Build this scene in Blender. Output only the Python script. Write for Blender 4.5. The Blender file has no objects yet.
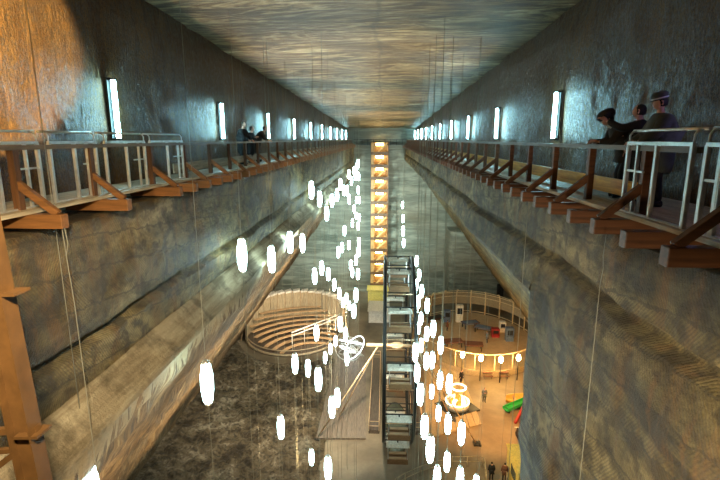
import bpy, bmesh, math, random
from mathutils import Vector, Matrix, noise
S = bpy.context.scene
COL = S.collection
random.seed(7)
EYE = 28.5          # eye height above the mine floor

# ------------------------------------------------------------------ camera
F = 480.0
PITCH = math.atan(101 / F)
YAW = math.atan(25 / F * math.cos(PITCH))
cam = bpy.data.objects.new('camera', bpy.data.cameras.new('camera'))
COL.objects.link(cam)
cam.location = (0, 0, EYE)
cam.rotation_euler = (math.pi / 2 - PITCH, 0, YAW)
cam.data.sensor_width = 36; cam.data.lens = 24
cam.data.clip_start = .05; cam.data.clip_end = 500
S.camera = cam

# ------------------------------------------------------------------ world, exposure, lights
w = bpy.data.worlds.new('world'); S.world = w; w.use_nodes = True
w.node_tree.nodes['Background'].inputs[0].default_value = (.6, .7, .68, 1)
w.node_tree.nodes['Background'].inputs[1].default_value = .02
S.view_settings.view_transform = 'Standard'; S.view_settings.look = 'None'
S.view_settings.exposure = 0.68; S.view_settings.gamma = 1
S.view_settings.use_curve_mapping = False
LANTERN_E = 19.0
TUBE_E = 46.0
COOL = (.62, .94, .95); WARM = (1.0, .56, .2)

def aim(o, tgt):
    o.rotation_euler = (Vector(tgt) - o.location).to_track_quat('-Z', 'Y').to_euler()
def spot(name, loc, tgt, power, col, size=60, blend=.6, rad=.3):
    l = bpy.data.lights.new(name, 'SPOT'); l.energy = power; l.color = col
    l.spot_size = math.radians(size); l.spot_blend = blend; l.shadow_soft_size = rad
    o = bpy.data.objects.new(name, l); COL.objects.link(o); o.location = loc; aim(o, tgt); return o
def point(name, loc, power, col, rad=.3):
    l = bpy.data.lights.new(name, 'POINT'); l.energy = power; l.color = col; l.shadow_soft_size = rad
    o = bpy.data.objects.new(name, l); COL.objects.link(o); o.location = loc; return o
spot('sodium_lamp', (-2.6, -.6, 30.6), (-6.75, 5.25, 30.4), 24000, (1, .70, .28), 32, .10, .06)
spot('near_wall_fill', (-1.0, 1.0, 29.5), (-5.6, 10, 22.6), 3600, (1, .78, .48), 66, 1, .15)  # added warm fill for the near left wall and ledge, no fixture
spot('near_wall_fill', (.6, .6, 25.4), (3.6, 6, 22.0), 2600, (1, .80, .50), 105, 1, .25)  # same kind of added fill for the near right wall
spot('chamber_fill', (-3, 7, 12), (-8, 9, 18.5), 6000, (1, .70, .36), 120, 1, .4)  # unseen fill spots added to lift the overhanging chamber wall from below
spot('chamber_fill', (-3, 22, 10), (-9, 25, 17.5), 7000, (1, .70, .36), 120, 1, .4)
spot('chamber_fill', (-4, 44, 10), (-10, 47, 17), 7000, (1, .74, .42), 120, 1, .4)
spot('court_lamp', (12, 56, 17), (12, 67, 0), 32000, (1, .60, .20), 80, .8, .8)
spot('court_lamp', (10, 38, 14), (12.5, 49, 0), 15000, (1, .43, .09), 80, .8, .8)
spot('court_lamp', (6.5, 34, 7), (9.5, 38, 1), 1000, (1, .60, .16), 90, .8, .8)
spot('amphitheatre_fill', (-7, 55, 12), (-13, 69, 1), 11000, (1, .80, .55), 70, .8, .6)  # extra fill added to brighten the benches and fence, no fixture
spot('floor_fill', (-1, 36, 15), (-12, 50, 0), 14000, (1, .84, .60), 110, .9, .4)  # unseen fill added so the rubble floor reads brighter
for yy, pw in ((6, 3800), (20, 9500), (36, 10500), (54, 13000), (70, 9000)):
    spot('ceiling_wash', (-.6, yy, 12), (-.6, yy + 4, 32), pw, (1, .80, .52), 42, .7, .8)  # invented upward fill spots that brighten the ceiling, no fixtures
spot('far_wall_fill', (-8, 68, 15), (-6, 88, 12), 16000, (.74, .98, .92), 100, 1, .8)  # added fill pair to brighten the far wall, no fixtures
spot('far_wall_fill', (4, 66, 20), (6, 88, 18), 9000, (.80, .95, .85), 100, 1, .8)

# ------------------------------------------------------------------ materials
def new_mat(name):
    m = bpy.data.materials.new(name); m.use_nodes = True
    nt = m.node_tree; b = nt.nodes['Principled BSDF']; return m, nt, b
def nd(nt, t, **k):
    n = nt.nodes.new(t)
    for a, v in k.items():
        if a in n.inputs: n.inputs[a].default_value = v
        else: setattr(n, a, v)
    return n
def ramp(nt, fac, stops):
    r = nt.nodes.new('ShaderNodeValToRGB'); cr = r.color_ramp
    while len(cr.elements) < len(stops): cr.elements.new(.5)
    for e, (p, c) in zip(cr.elements, stops): e.position = p; e.color = (*c, 1)
    nt.links.new(fac, r.inputs[0]); return r
def coords(nt, scale=(1, 1, 1), rot=(0, 0, 0), kind='Object'):
    tc = nt.nodes.new('ShaderNodeTexCoord'); mp = nt.nodes.new('ShaderNodeMapping')
    mp.inputs['Scale'].default_value = scale; mp.inputs['Rotation'].default_value = rot
    nt.links.new(tc.outputs[kind], mp.inputs[0]); return mp.outputs[0]
def noi(nt, vec, scale, detail=6, rough=.6, dist=0):
    n = nd(nt, 'ShaderNodeTexNoise', Scale=scale, Detail=detail, Roughness=rough, Distortion=dist)
    nt.links.new(vec, n.inputs['Vector']); return n.outputs['Fac']
def mth(nt, op, a, b=None, clamp=False):
    n = nt.nodes.new('ShaderNodeMath'); n.operation = op; n.use_clamp = clamp
    for i, v in enumerate((a, b)):
        if v is None: continue
        if isinstance(v, (int, float)): n.inputs[i].default_value = v
        else: nt.links.new(v, n.inputs[i])
    return n.outputs[0]
def mixc(nt, fac, a, b, mode='MIX'):
    n = nt.nodes.new('ShaderNodeMix'); n.data_type = 'RGBA'; n.blend_type = mode
    for s, v in ((0, fac), (6, a), (7, b)):
        if isinstance(v, (int, float)): n.inputs[s].default_value = v
        elif isinstance(v, tuple): n.inputs[s].default_value = (*v, 1)
        else: nt.links.new(v, n.inputs[s])
    return n.outputs[2]
def bump(nt, b, h, strength=.5, dist=.05, prev=None):
    n = nd(nt, 'ShaderNodeBump', Strength=strength, Distance=dist)
    nt.links.new(h, n.inputs['Height'])
    if prev: nt.links.new(prev, n.inputs['Normal'])
    nt.links.new(n.outputs[0], b.inputs['Normal']); return n.outputs[0]

def plain(name, col, rough=.6, metal=0, var=.25, scale=6, bstr=.15, stretch=(1, 1, 1)):
    m, nt, b = new_mat(name)
    v = coords(nt, stretch)
    f = noi(nt, v, scale, 5, .6)
    lo = tuple(c * (1 - var) for c in col); hi = tuple(min(1, c * (1 + var)) for c in col)
    r = ramp(nt, f, [(.3, lo), (.7, hi)])
    nt.links.new(r.outputs[0], b.inputs['Base Color'])
    b.inputs['Roughness'].default_value = rough; b.inputs['Metallic'].default_value = metal
    if bstr: bump(nt, b, f, bstr, .01)
    return m
def emit(name, col, strength):
    m, nt, b = new_mat(name)
    b.inputs['Base Color'].default_value = (*col, 1)
    b.inputs['Emission Color'].default_value = (*col, 1)
    b.inputs['Emission Strength'].default_value = strength
    return m

def salt_upper():       # the gallery walls: dark wet salt with vertical streaks and a crystalline sparkle
    m, nt, b = new_mat('streaked_salt')
    v = coords(nt, (1, 1, .13)); g = coords(nt); g2 = coords(nt, (1, 1, .5))
    s1 = noi(nt, v, 1.1, 9, .7, 1.0); s2 = noi(nt, v, 6, 7, .65, .3); s3 = noi(nt, v, 24, 5, .7); gr = noi(nt, g2, 15, 5, .75)
    big = noi(nt, g, .22, 4, .5)
    c = ramp(nt, s1, [(.38, (.008, .005, .002)), (.46, (.075, .046, .019)), (.51, (.020, .014, .008)), (.58, (.17, .120, .058))])
    c2 = mixc(nt, ramp(nt, s2, [(.46, (0,) * 3), (.58, (.8,) * 3)]).outputs[0], c.outputs[0], mixc(nt, gr, (.02, .015, .009), (.24, .185, .105)))
    c3 = mixc(nt, ramp(nt, big, [(.40, (0,) * 3), (.6, (.75,) * 3)]).outputs[0], c2, (.045, .024, .009))
    c4 = mixc(nt, ramp(nt, gr, [(.42, (.85,) * 3), (.52, (0,) * 3)]).outputs[0], c3, (.012, .009, .007))
    g3 = noi(nt, coords(nt, (1, 1, .7)), 34, 3, .7)
    c4 = mixc(nt, ramp(nt, g3, [(.42, (.8,) * 3), (.56, (0,) * 3)]).outputs[0], mixc(nt, .16, c4, (.46, .30, .12)), mixc(nt, .6, c4, (.006, .004, .003)))
    c4 = mixc(nt, 1.0, c4, (1.25, .92, .52), 'MULTIPLY')
    nt.links.new(c4, b.inputs['Base Color'])
    nt.links.new(ramp(nt, gr, [(.40, (.33,) * 3), (.60, (.7,) * 3)]).outputs[0], b.inputs['Roughness'])
    p = bump(nt, b, s2, .6, .05); p = bump(nt, b, s3, 1.0, .045, p)
    bump(nt, b, gr, 1.0, .07, p)
    return m
def salt_lower():       # picked salt: dipping beds with rows of slanting pick strokes
    m, nt, b = new_mat('picked_salt')
    tc = nt.nodes.new('ShaderNodeTexCoord'); sx = nt.nodes.new('ShaderNodeSeparateXYZ')
    nt.links.new(tc.outputs['Object'], sx.inputs[0])
    y, z, x = sx.outputs[1], sx.outputs[2], sx.outputs[0]
    g = coords(nt); st = coords(nt, (1, .35, 1)); vert = coords(nt, (1, 1, .12))
    big = noi(nt, st, .8, 9, .72, .8); fine = noi(nt, g, 9, 6, .75); mid = noi(nt, g, 2.2, 6, .6)
    vs = noi(nt, vert, 3.2, 6, .6)
    # bands
    wz = mth(nt, 'ADD', mth(nt, 'ADD', z, mth(nt, 'MULTIPLY', y, .10)), mth(nt, 'MULTIPLY', mid, .35))
    bz = mth(nt, 'MULTIPLY', wz, 1.55)
    par = mth(nt, 'PINGPONG', bz, 1.0)
    sign = mth(nt, 'SUBTRACT', mth(nt, 'MULTIPLY', mth(nt, 'GREATER_THAN', mth(nt, 'FRACT', mth(nt, 'MULTIPLY', bz, .5)), .5), 2.0), 1.0)
    ph = mth(nt, 'ADD', mth(nt, 'MULTIPLY', y, 96.), mth(nt, 'MULTIPLY', mth(nt, 'MULTIPLY', z, 74.), sign))
    ph = mth(nt, 'ADD', ph, mth(nt, 'MULTIPLY', mid, 9.))
    stroke = mth(nt, 'SINE', ph)
    edge = mth(nt, 'FRACT', bz)
    c = ramp(nt, big, [(.36, (.030, .026, .013)), (.45, (.125, .108, .058)), (.53, (.22, .195, .11)), (.62, (.42, .375, .23))])
    c1 = mixc(nt, ramp(nt, vs, [(.5, (0, 0, 0)), (.68, (.65,) * 3)]).outputs[0], c.outputs[0], (.22, .115, .045))
    c2 = mixc(nt, ramp(nt, mid, [(.40, (.75,) * 3), (.52, (0,) * 3)]).outputs[0], c1, (.045, .035, .020))
    dk = mth(nt, 'LESS_THAN', edge, .07)
    c3 = mixc(nt, mth(nt, 'MULTIPLY', dk, mth(nt, 'MULTIPLY', mid, .9)), c2, (.03, .027, .022))
    stc = mth(nt, 'MULTIPLY', mth(nt, 'GREATER_THAN', stroke, .25), mth(nt, 'MULTIPLY', big, .6))
    c4 = mixc(nt, stc, c3, (.045, .04, .032))
    c4 = mixc(nt, 1.0, c4, (1.18, 1.02, .72), 'MULTIPLY')
    nt.links.new(c4, b.inputs['Base Color']); b.inputs['Roughness'].default_value = .62
    p = bump(nt, b, stroke, .45, .025)
    p = bump(nt, b, mid, .6, .14, p)
    bump(nt, b, fine, 1.0, .11, p)
    return m
def salt_ceiling():
    m, nt, b = new_mat('banded_salt_ceiling')
    v = coords(nt, (.16, 1.0, 1)); g = coords(nt)
    warp = noi(nt, coords(nt, (.34, 1, 1)), .30, 5, .55, 1.6)
    tc = nt.nodes.new('ShaderNodeTexCoord'); sx = nt.nodes.new('ShaderNodeSeparateXYZ'); nt.links.new(tc.outputs['Object'], sx.inputs[0])
    ph = mth(nt, 'ADD', mth(nt, 'MULTIPLY', sx.outputs[1], 4.2), mth(nt, 'MULTIPLY', warp, 58.))
    band = mth(nt, 'MULTIPLY', mth(nt, 'ADD', mth(nt, 'SINE', ph), 1.), .5)
    n2 = noi(nt, v, 1.7, 10, .74, .9); n3 = noi(nt, g, .30, 6, .65); n4 = noi(nt, g, 9, 6, .75); n5 = noi(nt, v, 7, 6, .7, .4)
    c = ramp(nt, band, [(.0, (.045, .026, .010)), (.35, (.15, .100, .042)), (.7, (.27, .21, .11)), (1, (.56, .54, .41))])
    c2 = mixc(nt, .6, c.outputs[0], ramp(nt, n2, [(.41, (.020, .013, .006)), (.49, (.15, .105, .050)), (.55, (.30, .245, .145)), (.61, (.72, .70, .57))]).outputs[0])
    c2 = mixc(nt, ramp(nt, n5, [(.42, (.75,) * 3), (.50, (0,) * 3)]).outputs[0], c2, (.05, .032, .015))
    c3 = mixc(nt, ramp(nt, n3, [(.40, (.8,) * 3), (.56, (0,) * 3)]).outputs[0], c2, mixc(nt, .65, c2, (.07, .040, .014)))
    seam = mth(nt, 'LESS_THAN', mth(nt, 'ABSOLUTE', mth(nt, 'ADD', mth(nt, 'ADD', sx.outputs[0], .35), mth(nt, 'MULTIPLY', mth(nt, 'SUBTRACT', n3, .5), 1.2))), .07)
    c4 = mixc(nt, mth(nt, 'MULTIPLY', seam, .35), c3, (.02, .014, .01))
    c4 = mixc(nt, 1.0, c4, (1.10, .96, .68), 'MULTIPLY')
    nt.links.new(c4, b.inputs['Base Color'])
    b.inputs['Roughness'].default_value = .5
    p = bump(nt, b, n2, .8, .10); p = bump(nt, b, n5, .8, .04, p); bump(nt, b, n4, .6, .03, p)
    return m
def salt_far():
    m, nt, b = new_mat('bedded_salt_far')
    v = coords(nt, (.14, 1, 1.0)); w_ = coords(nt, (1, 1, .07)); g = coords(nt)
    n1 = noi(nt, v, 1.5, 8, .65, .5); n2 = noi(nt, w_, 1.4, 6, .6); n3 = noi(nt, g, .12, 4, .5)
    c = ramp(nt, n1, [(.38, (.09, .11, .085)), (.5, (.18, .20, .16)), (.6, (.32, .34, .27))])
    c2 = mixc(nt, mth(nt, 'MULTIPLY', n2, .6), c.outputs[0], (.11, .11, .085))
    c3 = mixc(nt, ramp(nt, n3, [(.4, (0,) * 3), (.65, (.6,) * 3)]).outputs[0], c2, (.16, .125, .08))
    nt.links.new(c3, b.inputs['Base Color']); b.inputs['Roughness'].default_value = .6
    bump(nt, b, n1, .5, .15); return m
def ledge_mat():
    m, nt, b = new_mat('pale_ledge_salt')
    v = coords(nt, (1, .10, 1)); g = coords(nt)
    n1 = noi(nt, v, 3.0, 7, .65, .4); n2 = noi(nt, g, 1.1, 6, .65); n3 = noi(nt, g, 12, 5, .7)
    c = ramp(nt, n1, [(.32, (.16, .125, .075)), (.5, (.36, .30, .20)), (.68, (.56, .49, .34))])
    c2 = mixc(nt, ramp(nt, n2, [(.36, (.7,) * 3), (.5, (0,) * 3)]).outputs[0], c.outputs[0], (.10, .08, .05))
    nt.links.new(c2, b.inputs['Base Color']); b.inputs['Roughness'].default_value = .85; b.inputs['Specular IOR Level'].default_value = .15
    p = bump(nt, b, n1, .7, .06); bump(nt, b, n3, 1.0, .05, p); return m
def chamber_mat():      # brown stained chamber wall, pale mineral drips along its top edge
    m, nt, b = new_mat('stained_chamber_salt')
    tc = nt.nodes.new('ShaderNodeTexCoord'); sx = nt.nodes.new('ShaderNodeSeparateXYZ'); nt.links.new(tc.outputs['Object'], sx.inputs[0])
    g = coords(nt); v = coords(nt, (.3, 2.6, .3)); fine = coords(nt, (.4, 5.0, .4))
    n1 = noi(nt, g, .45, 8, .65, .6); n2 = noi(nt, v, 2.2, 9, .72, .5); n3 = noi(nt, g, 9, 5, .7); dr = noi(nt, fine, 1.3, 6, .75)
    c = ramp(nt, n2, [(.36, (.022, .012, .005)), (.46, (.11, .062, .024)), (.54, (.20, .125, .055)), (.64, (.38, .28, .15))])
    c1 = mixc(nt, ramp(nt, n1, [(.4, (.65,) * 3), (.6, (0,) * 3)]).outputs[0], c.outputs[0], (.055, .040, .022))
    lim = mth(nt, 'ADD', 24.5, mth(nt, 'MULTIPLY', dr, -3.6))
    drip = mth(nt, 'MULTIPLY', mth(nt, 'GREATER_THAN', sx.outputs[2], lim), .8)
    c2 = mixc(nt, drip, c1, mixc(nt, n3, (.22, .165, .09), (.46, .39, .25)))
    nt.links.new(c2, b.inputs['Base Color']); b.inputs['Roughness'].default_value = .75
    p = bump(nt, b, n2, .9, .12); bump(nt, b, n3, .8, .05, p); return m
def rubble():
    m, nt, b = new_mat('salt_rubble_floor')
    g = coords(nt)
    n1 = noi(nt, g, .5, 10, .7, .4); n2 = noi(nt, g, 2.6, 8, .7); n3 = noi(nt, g, .1, 3, .5)
    c = ramp(nt, n1, [(.38, (.040, .028, .014)), (.47, (.15, .11, .060)), (.55, (.24, .19, .12)), (.64, (.50, .43, .31))])
    c2 = mixc(nt, ramp(nt, n2, [(.40, (.75,) * 3), (.50, (0,) * 3)]).outputs[0], c.outputs[0], (.030, .022, .012))
    nt.links.new(c2, b.inputs['Base Color']); b.inputs['Roughness'].default_value = .55
    bump(nt, b, n2, 1.0, .8); return m
def ground():
    m, nt, b = new_mat('trodden_salt_floor')
    g = coords(nt)
    n1 = noi(nt, g, .25, 7, .6, .3); n2 = noi(nt, g, 3, 6, .6)
    c = ramp(nt, n1, [(.3, (.13, .10, .065)), (.5, (.23, .185, .125)), (.7, (.34, .29, .20))])
    c2 = mixc(nt, mth(nt, 'MULTIPLY', n2, .5), c.outputs[0], (.13, .10, .065))
    nt.links.new(c2, b.inputs['Base Color']); b.inputs['Roughness'].default_value = .5
    bump(nt, b, n2, .3, .05); return m
def wood(name, col, rough=.5, along=1):
    sc = [14, 14, 14]; sc[along] = 1.2
    return plain(name, col, rough, 0, .45, 1.0, .35, tuple(sc))

M = dict(
    upper=salt_upper(), lower=salt_lower(), ceil=salt_ceiling(), far=salt_far(), ledge=ledge_mat(), chamber=chamber_mat(), rubble=rubble(), ground=ground(),
    beam=wood('reddish_beam_wood', (.22, .095, .028), .5, 0), beamdark=wood('dark_beam_wood', (.115, .045, .018), .5, 0), post=wood('brown_post_wood', (.13, .058, .022), .5, 2),
    rail=wood('grey_handrail_wood', (.15, .11, .07), .45, 1), toe=wood('orange_plank_wood', (.95, .47, .08), .45, 1),
    deck=wood('pale_walkway_boards', (.42, .36, .25), .5, 1), steel=plain('brushed_steel', (.74, .76, .74), .32, .75, .15, 8, .05),
    girder=plain('orange_brown_paint', (.075, .036, .010), .5, .1, .3, 5, .1),
    dark=plain('dark_metal', (.035, .037, .037), .4, .6, .2, 8), black=plain('black_cloth', (.012, .012, .014), .85),
    cord=plain('pale_cord', (.26, .25, .19), .7, 0, .1, 6, 0),
    lantern=emit('lantern_glow', COOL, LANTERN_E), tube=emit('tube_glow', (.42, .88, 1.0), TUBE_E),
    violet=emit('violet_tube_glow', (.52, .44, 1.0), 6), warmlamp=emit('warm_lamp_glow', (1, .62, .22), 90),
    stairlamp=emit('stair_lamp_glow', (1, .72, .30), 17), flood=emit('floodlight_glow', (.85, .95, 1), 150),
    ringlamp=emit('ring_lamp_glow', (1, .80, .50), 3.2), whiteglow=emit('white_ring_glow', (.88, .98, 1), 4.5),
    towerwood=wood('tower_orange_wood', (.50, .27, .09), .5, 2), towerlight=wood('tower_stair_wood', (.78, .50, .20), .5, 0),
    palewood=wood('pale_panel_wood', (.42, .34, .22), .5, 2), bench=wood('bench_wood', (.46, .30, .16), .5, 0),
    capwhite=plain('white_cap', (.75, .73, .66), .5), cream=plain('cream_roof', (.74, .74, .66), .45),
    orangepanel=plain('brown_cabin_panel', (.24, .13, .06), .5), greenglass=plain('dull_green_glass', (.10, .12, .09), .15, 0, .2, 4, 0),
    courtmat=plain('tan_court_floor', (.50, .38, .22), .5, 0, .12, 1.5), courtpipe=plain('pale_yellow_pipe', (.80, .66, .40), .4),
    net=plain('tan_netting_board', (.36, .29, .18), .7), darkdeck=wood('dark_deck_planks', (.085, .065, .05), .5, 1),
    reddeck=wood('brown_grey_deck_planks', (.19, .15, .115), .5, 1), copper=plain('copper_pipe', (.85, .60, .38), .4, .3),
    blue=plain('blue_grey_paint', (.12, .18, .28), .5), red=plain('red_paint', (.30, .02, .02), .5), green=plain('green_paint', (.03, .42, .10), .45),
    yellow=plain('yellow_paint', (.60, .36, .07), .5), booth=plain('yellow_booth_wall', (.85, .62, .16), .5),
    skin=plain('skin', (.62, .34, .24), .6, 0, .1, 10, 0), hair=plain('dark_hair', (.015, .012, .010), .7),
    coat=plain('dark_blue_grey_coat', (.070, .080, .072), .8), coat2=plain('brown_black_coat', (.035, .028, .022), .8),
    band=plain('pale_hat_band', (.45, .47, .50), .6), trousers=plain('black_trousers', (.014, .014, .018), .8),
    scarf=plain('cream_scarf', (.62, .56, .44), .8), grey=plain('grey_jacket', (.11, .12, .13), .8),
    white=plain('white_paint', (.72, .72, .68), .5), brown=plain('brown_jacket', (.16, .07, .04), .8))

# ------------------------------------------------------------------ mesh helpers
class MB:
    def __init__(s): s.v = []; s.f = []; s.m = []; s.mi = 0; s.sm = []
    def add(s, vs, fs, smooth=False):
        n = len(s.v); s.v += [tuple(v) for v in vs]; s.f += [tuple(i + n for i in f) for f in fs]
        s.m += [s.mi] * len(fs); s.sm += [smooth] * len(fs); return s
    def box(s, c, d, rz=0, rx=0, ry=0):
        R = Matrix.Rotation(rz, 3, 'Z') @ Matrix.Rotation(ry, 3, 'Y') @ Matrix.Rotation(rx, 3, 'X')
        vs = [Vector(c) + R @ Vector((x * d[0] / 2, y * d[1] / 2, z * d[2] / 2)) for x in (-1, 1) for y in (-1, 1) for z in (-1, 1)]
        return s.add(vs, [(0, 1, 3, 2), (4, 6, 7, 5), (0, 4, 5, 1), (2, 3, 7, 6), (0, 2, 6, 4), (1, 5, 7, 3)])
    def bar(s, a, b, w_, h, up=(0, 0, 1)):      # box beam from a to b
        a = Vector(a); b = Vector(b); d = (b - a).normalized(); u = Vector(up)
        sx = d.cross(u)
        if sx.length < 1e-4: sx = Vector((1, 0, 0))
        sx.normalize(); u = sx.cross(d).normalized()
        vs = [p + sx * (i * w_ / 2) + u * (j * h / 2) for p in (a, b) for i in (-1, 1) for j in (-1, 1)]
        return s.add(vs, [(0, 1, 3, 2), (4, 6, 7, 5), (0, 4, 5, 1), (2, 3, 7, 6), (0, 2, 6, 4), (1, 5, 7, 3)])
    def tube(s, pts, r, n=8, closed=False):
        pts = [Vector(p) for p in pts]; k = len(pts); rs = r if isinstance(r, (list, tuple)) else [r] * k
        base = len(s.v); vs = []; fs = []
        t0 = (pts[1] - pts[0]).normalized(); ref = Vector((0, 0, 1)) if abs(t0.z) < .9 else Vector((1, 0, 0))
        for i, p in enumerate(pts):
            if closed: t = pts[(i + 1) % k] - pts[i - 1]
            else: t = pts[min(i + 1, k - 1)] - pts[max(i - 1, 0)]
            t.normalize(); a = t.cross(ref)
            if a.length < 1e-4: a = t.cross(Vector((0, 1, 0)))
            a.normalize(); b = t.cross(a)
            vs += [p + (a * math.cos(2 * math.pi * j / n) + b * math.sin(2 * math.pi * j / n)) * rs[i] for j in range(n)]
        for i in range(k if closed else k - 1):
            for j in range(n):
                i2 = (i + 1) % k
                fs.append((i * n + j, i * n + (j + 1) % n, i2 * n + (j + 1) % n, i2 * n + j))
        if not closed: fs += [tuple(range(n))[::-1], tuple((k - 1) * n + j for j in range(n))]
        return s.add(vs, fs, True)
    def lathe(s, prof, n=16, c=(0, 0, 0), sx=1, sy=1):   # (r, z) pairs
        vs = []; fs = []; k = len(prof)
        for r, z in prof:
            vs += [(c[0] + sx * r * math.cos(2 * math.pi * j / n), c[1] + sy * r * math.sin(2 * math.pi * j / n), c[2] + z) for j in range(n)]
        for i in range(k - 1):
            for j in range(n): fs.append((i * n + j, i * n + (j + 1) % n, (i + 1) * n + (j + 1) % n, (i + 1) * n + j))
        fs += [tuple(range(n))[::-1], tuple((k - 1) * n + j for j in range(n))]
        return s.add(vs, fs, True)
    def build(s, name, mats, parent=None, loc=None, label=None, bevel=0):
        me = bpy.data.meshes.new(name); me.from_pydata(s.v, [], s.f)
        for m in (mats if isinstance(mats, (list, tuple)) else [mats]): me.materials.append(m)
        for p, mi, sm in zip(me.polygons, s.m, s.sm): p.material_index = mi; p.use_smooth = sm and len(p.vertices) == 4
        bm = bmesh.new(); bm.from_mesh(me); bmesh.ops.recalc_face_normals(bm, faces=bm.faces); bm.to_mesh(me); bm.free()
        o = bpy.data.objects.new(name, me); COL.objects.link(o)
        if parent: o.parent = parent
        if loc: o.location = loc
        if label: o['label'] = label
        if bevel:
            b = o.modifiers.new('bevel', 'BEVEL'); b.width = bevel; b.segments = 2; b.limit_method = 'ANGLE'
        return o
def tag(o, label, cat, group=None, kind=None):
    o['label'] = label; o['category'] = cat
    if group: o['group'] = group
    if kind: o['kind'] = kind
    return o
def thing(name, loc, label, cat, group=None, rz=0):
    o = bpy.data.objects.new(name, None); o.empty_display_size = .2; COL.objects.link(o)
    o.location = loc; o.rotation_euler = (0, 0, rz); return tag(o, label, cat, group)
def copy_tree(o, loc, label, group=None, parent=None, rz=None):
    kids = [c for c in o.children]
    c = o.copy(); COL.objects.link(c); c.location = loc
    if parent: c.parent = parent
    if rz is not None: c.rotation_euler = (0, 0, rz)
    if label: c['label'] = label
    if group: c['group'] = group
    for ch in kids:
        d = ch.copy(); COL.objects.link(d); d.parent = c
        for g in ch.children:
            e = g.copy(); COL.objects.link(e); e.parent = d
    return c
def structure(o): o['kind'] = 'structure'; return o
ORD = ['nearest', 'second', 'third', 'fourth', 'fifth', 'sixth', 'seventh', 'eighth', 'ninth', 'tenth', 'eleventh', 'twelfth', 'thirteenth',
       'fourteenth', 'fifteenth', 'sixteenth', 'seventeenth', 'eighteenth', 'nineteenth', 'twentieth']
TENS = {2: 'twenty', 3: 'thirty', 4: 'forty', 5: 'fifty', 6: 'sixty', 7: 'seventy', 8: 'eighty'}
def ordinal(k):     # 1 -> first
    if k == 1: return 'first'
    if k <= 20: return ORD[k - 1]
    t, u = divmod(k, 10)
    if u == 0: return TENS[t][:-1] + 'ieth'
    return TENS[t] + '-' + ('first' if u == 1 else ORD[u - 1])
# a ray through a place seen in the photograph, cut at a known distance or plane
Fv = Vector((-math.sin(YAW) * math.cos(PITCH), math.cos(YAW) * math.cos(PITCH), -math.sin(PITCH)))
Rv = Vector((math.cos(YAW), math.sin(YAW), 0)); Uv = Rv.cross(Fv)
def ray(px, py): return Fv + Rv * ((px - 360) / F) + Uv * ((240 - py) / F)
def on_z(px, py, z=0):
    r = ray(px, py); return Vector((0, 0, EYE)) + r * ((z - EYE) / r.z)
def on_y(px, py, y):
    r = ray(px, py); return Vector((0, 0, EYE)) + r * (y / r.y)
def on_x(px, py, x):
    r = ray(px, py); return Vector((0, 0, EYE)) + r * (x / r.x)
def fbm(p, s, o=4): return noise.fractal(Vector(p) * s, 1.0, 2.1, o)

# ------------------------------------------------------------------ the mine: walls, ceiling, floor
Y0, Y1 = -4.0, 88.0
def ceil_z(y): return 32.45 if y < 12 else max(30.2, 32.45 - (y - 12) * .0275)
def profile_wall(name, prof, y0, y1, dy, mat, amp=.12, seg=.35, drip=0, inward=1):
    pts = []
    for (a, b) in zip(prof[:-1], prof[1:]):
        a = Vector((a[0], 0, a[1])); b = Vector((b[0], 0, b[1])); n = max(1, int((b - a).length / seg))
        n = min(n, 60)
        pts += [a.lerp(b, i / n) for i in range(n)]
    pts.append(Vector((prof[-1][0], 0, prof[-1][1])))
    ys = [y0]
    while ys[-1] < y1 - 1e-3: ys.append(min(y1, ys[-1] + dy(ys[-1])))
    mb = MB(); vs = []; fs = []; k = len(pts)
    for y in ys:
        for i, p in enumerate(pts):
            q = Vector((p.x, y, p.z)); a = amp if 0 < i < k - 1 else 0
            d = fbm((q.x * 1.3, y * .8, q.z), .55, 5) * a + fbm((q.x, y * .25, q.z * 1.4), .35, 3) * a * 1.0 + fbm((q.x, y, q.z), 2.2, 3) * a * .5
            dz = fbm((q.x, y, 3.3), .4, 4) * a * .8
            if drip and 21.6 < p.z < 23.6: d += (fbm((0, y * 2.2, p.z * .25), 1, 4)) * drip
            vs.append((p.x + d * inward, y, p.z + dz))
    for j in range(len(ys) - 1):
        for i in range(k - 1): fs.append((j * k + i, j * k + i + 1, (j + 1) * k + i + 1, (j + 1) * k + i))
    mb.add(vs, fs, True)
    me = bpy.data.meshes.new(name); me.from_pydata(mb.v, [], mb.f); me.materials.append(mat)
    for p in me.polygons: p.use_smooth = True
    o = bpy.data.objects.new(name, me); COL.objects.link(o); return structure(o)
dyn = lambda y: .18 if y < 14 else (.35 if y < 35 else .8)
XL, XR = -6.75, 5.4
profile_wall('wall_left', [(XL - .25, 33), (XL, 31.5), (XL, 27.25)], Y0, Y1, dyn, M['upper'], .06, .25)
profile_wall('wall_right', [(XR + .25, 33), (XR, 31.5), (XR, 27.25)], Y0, Y1, dyn, M['upper'], .06, .25, inward=-1)
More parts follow.
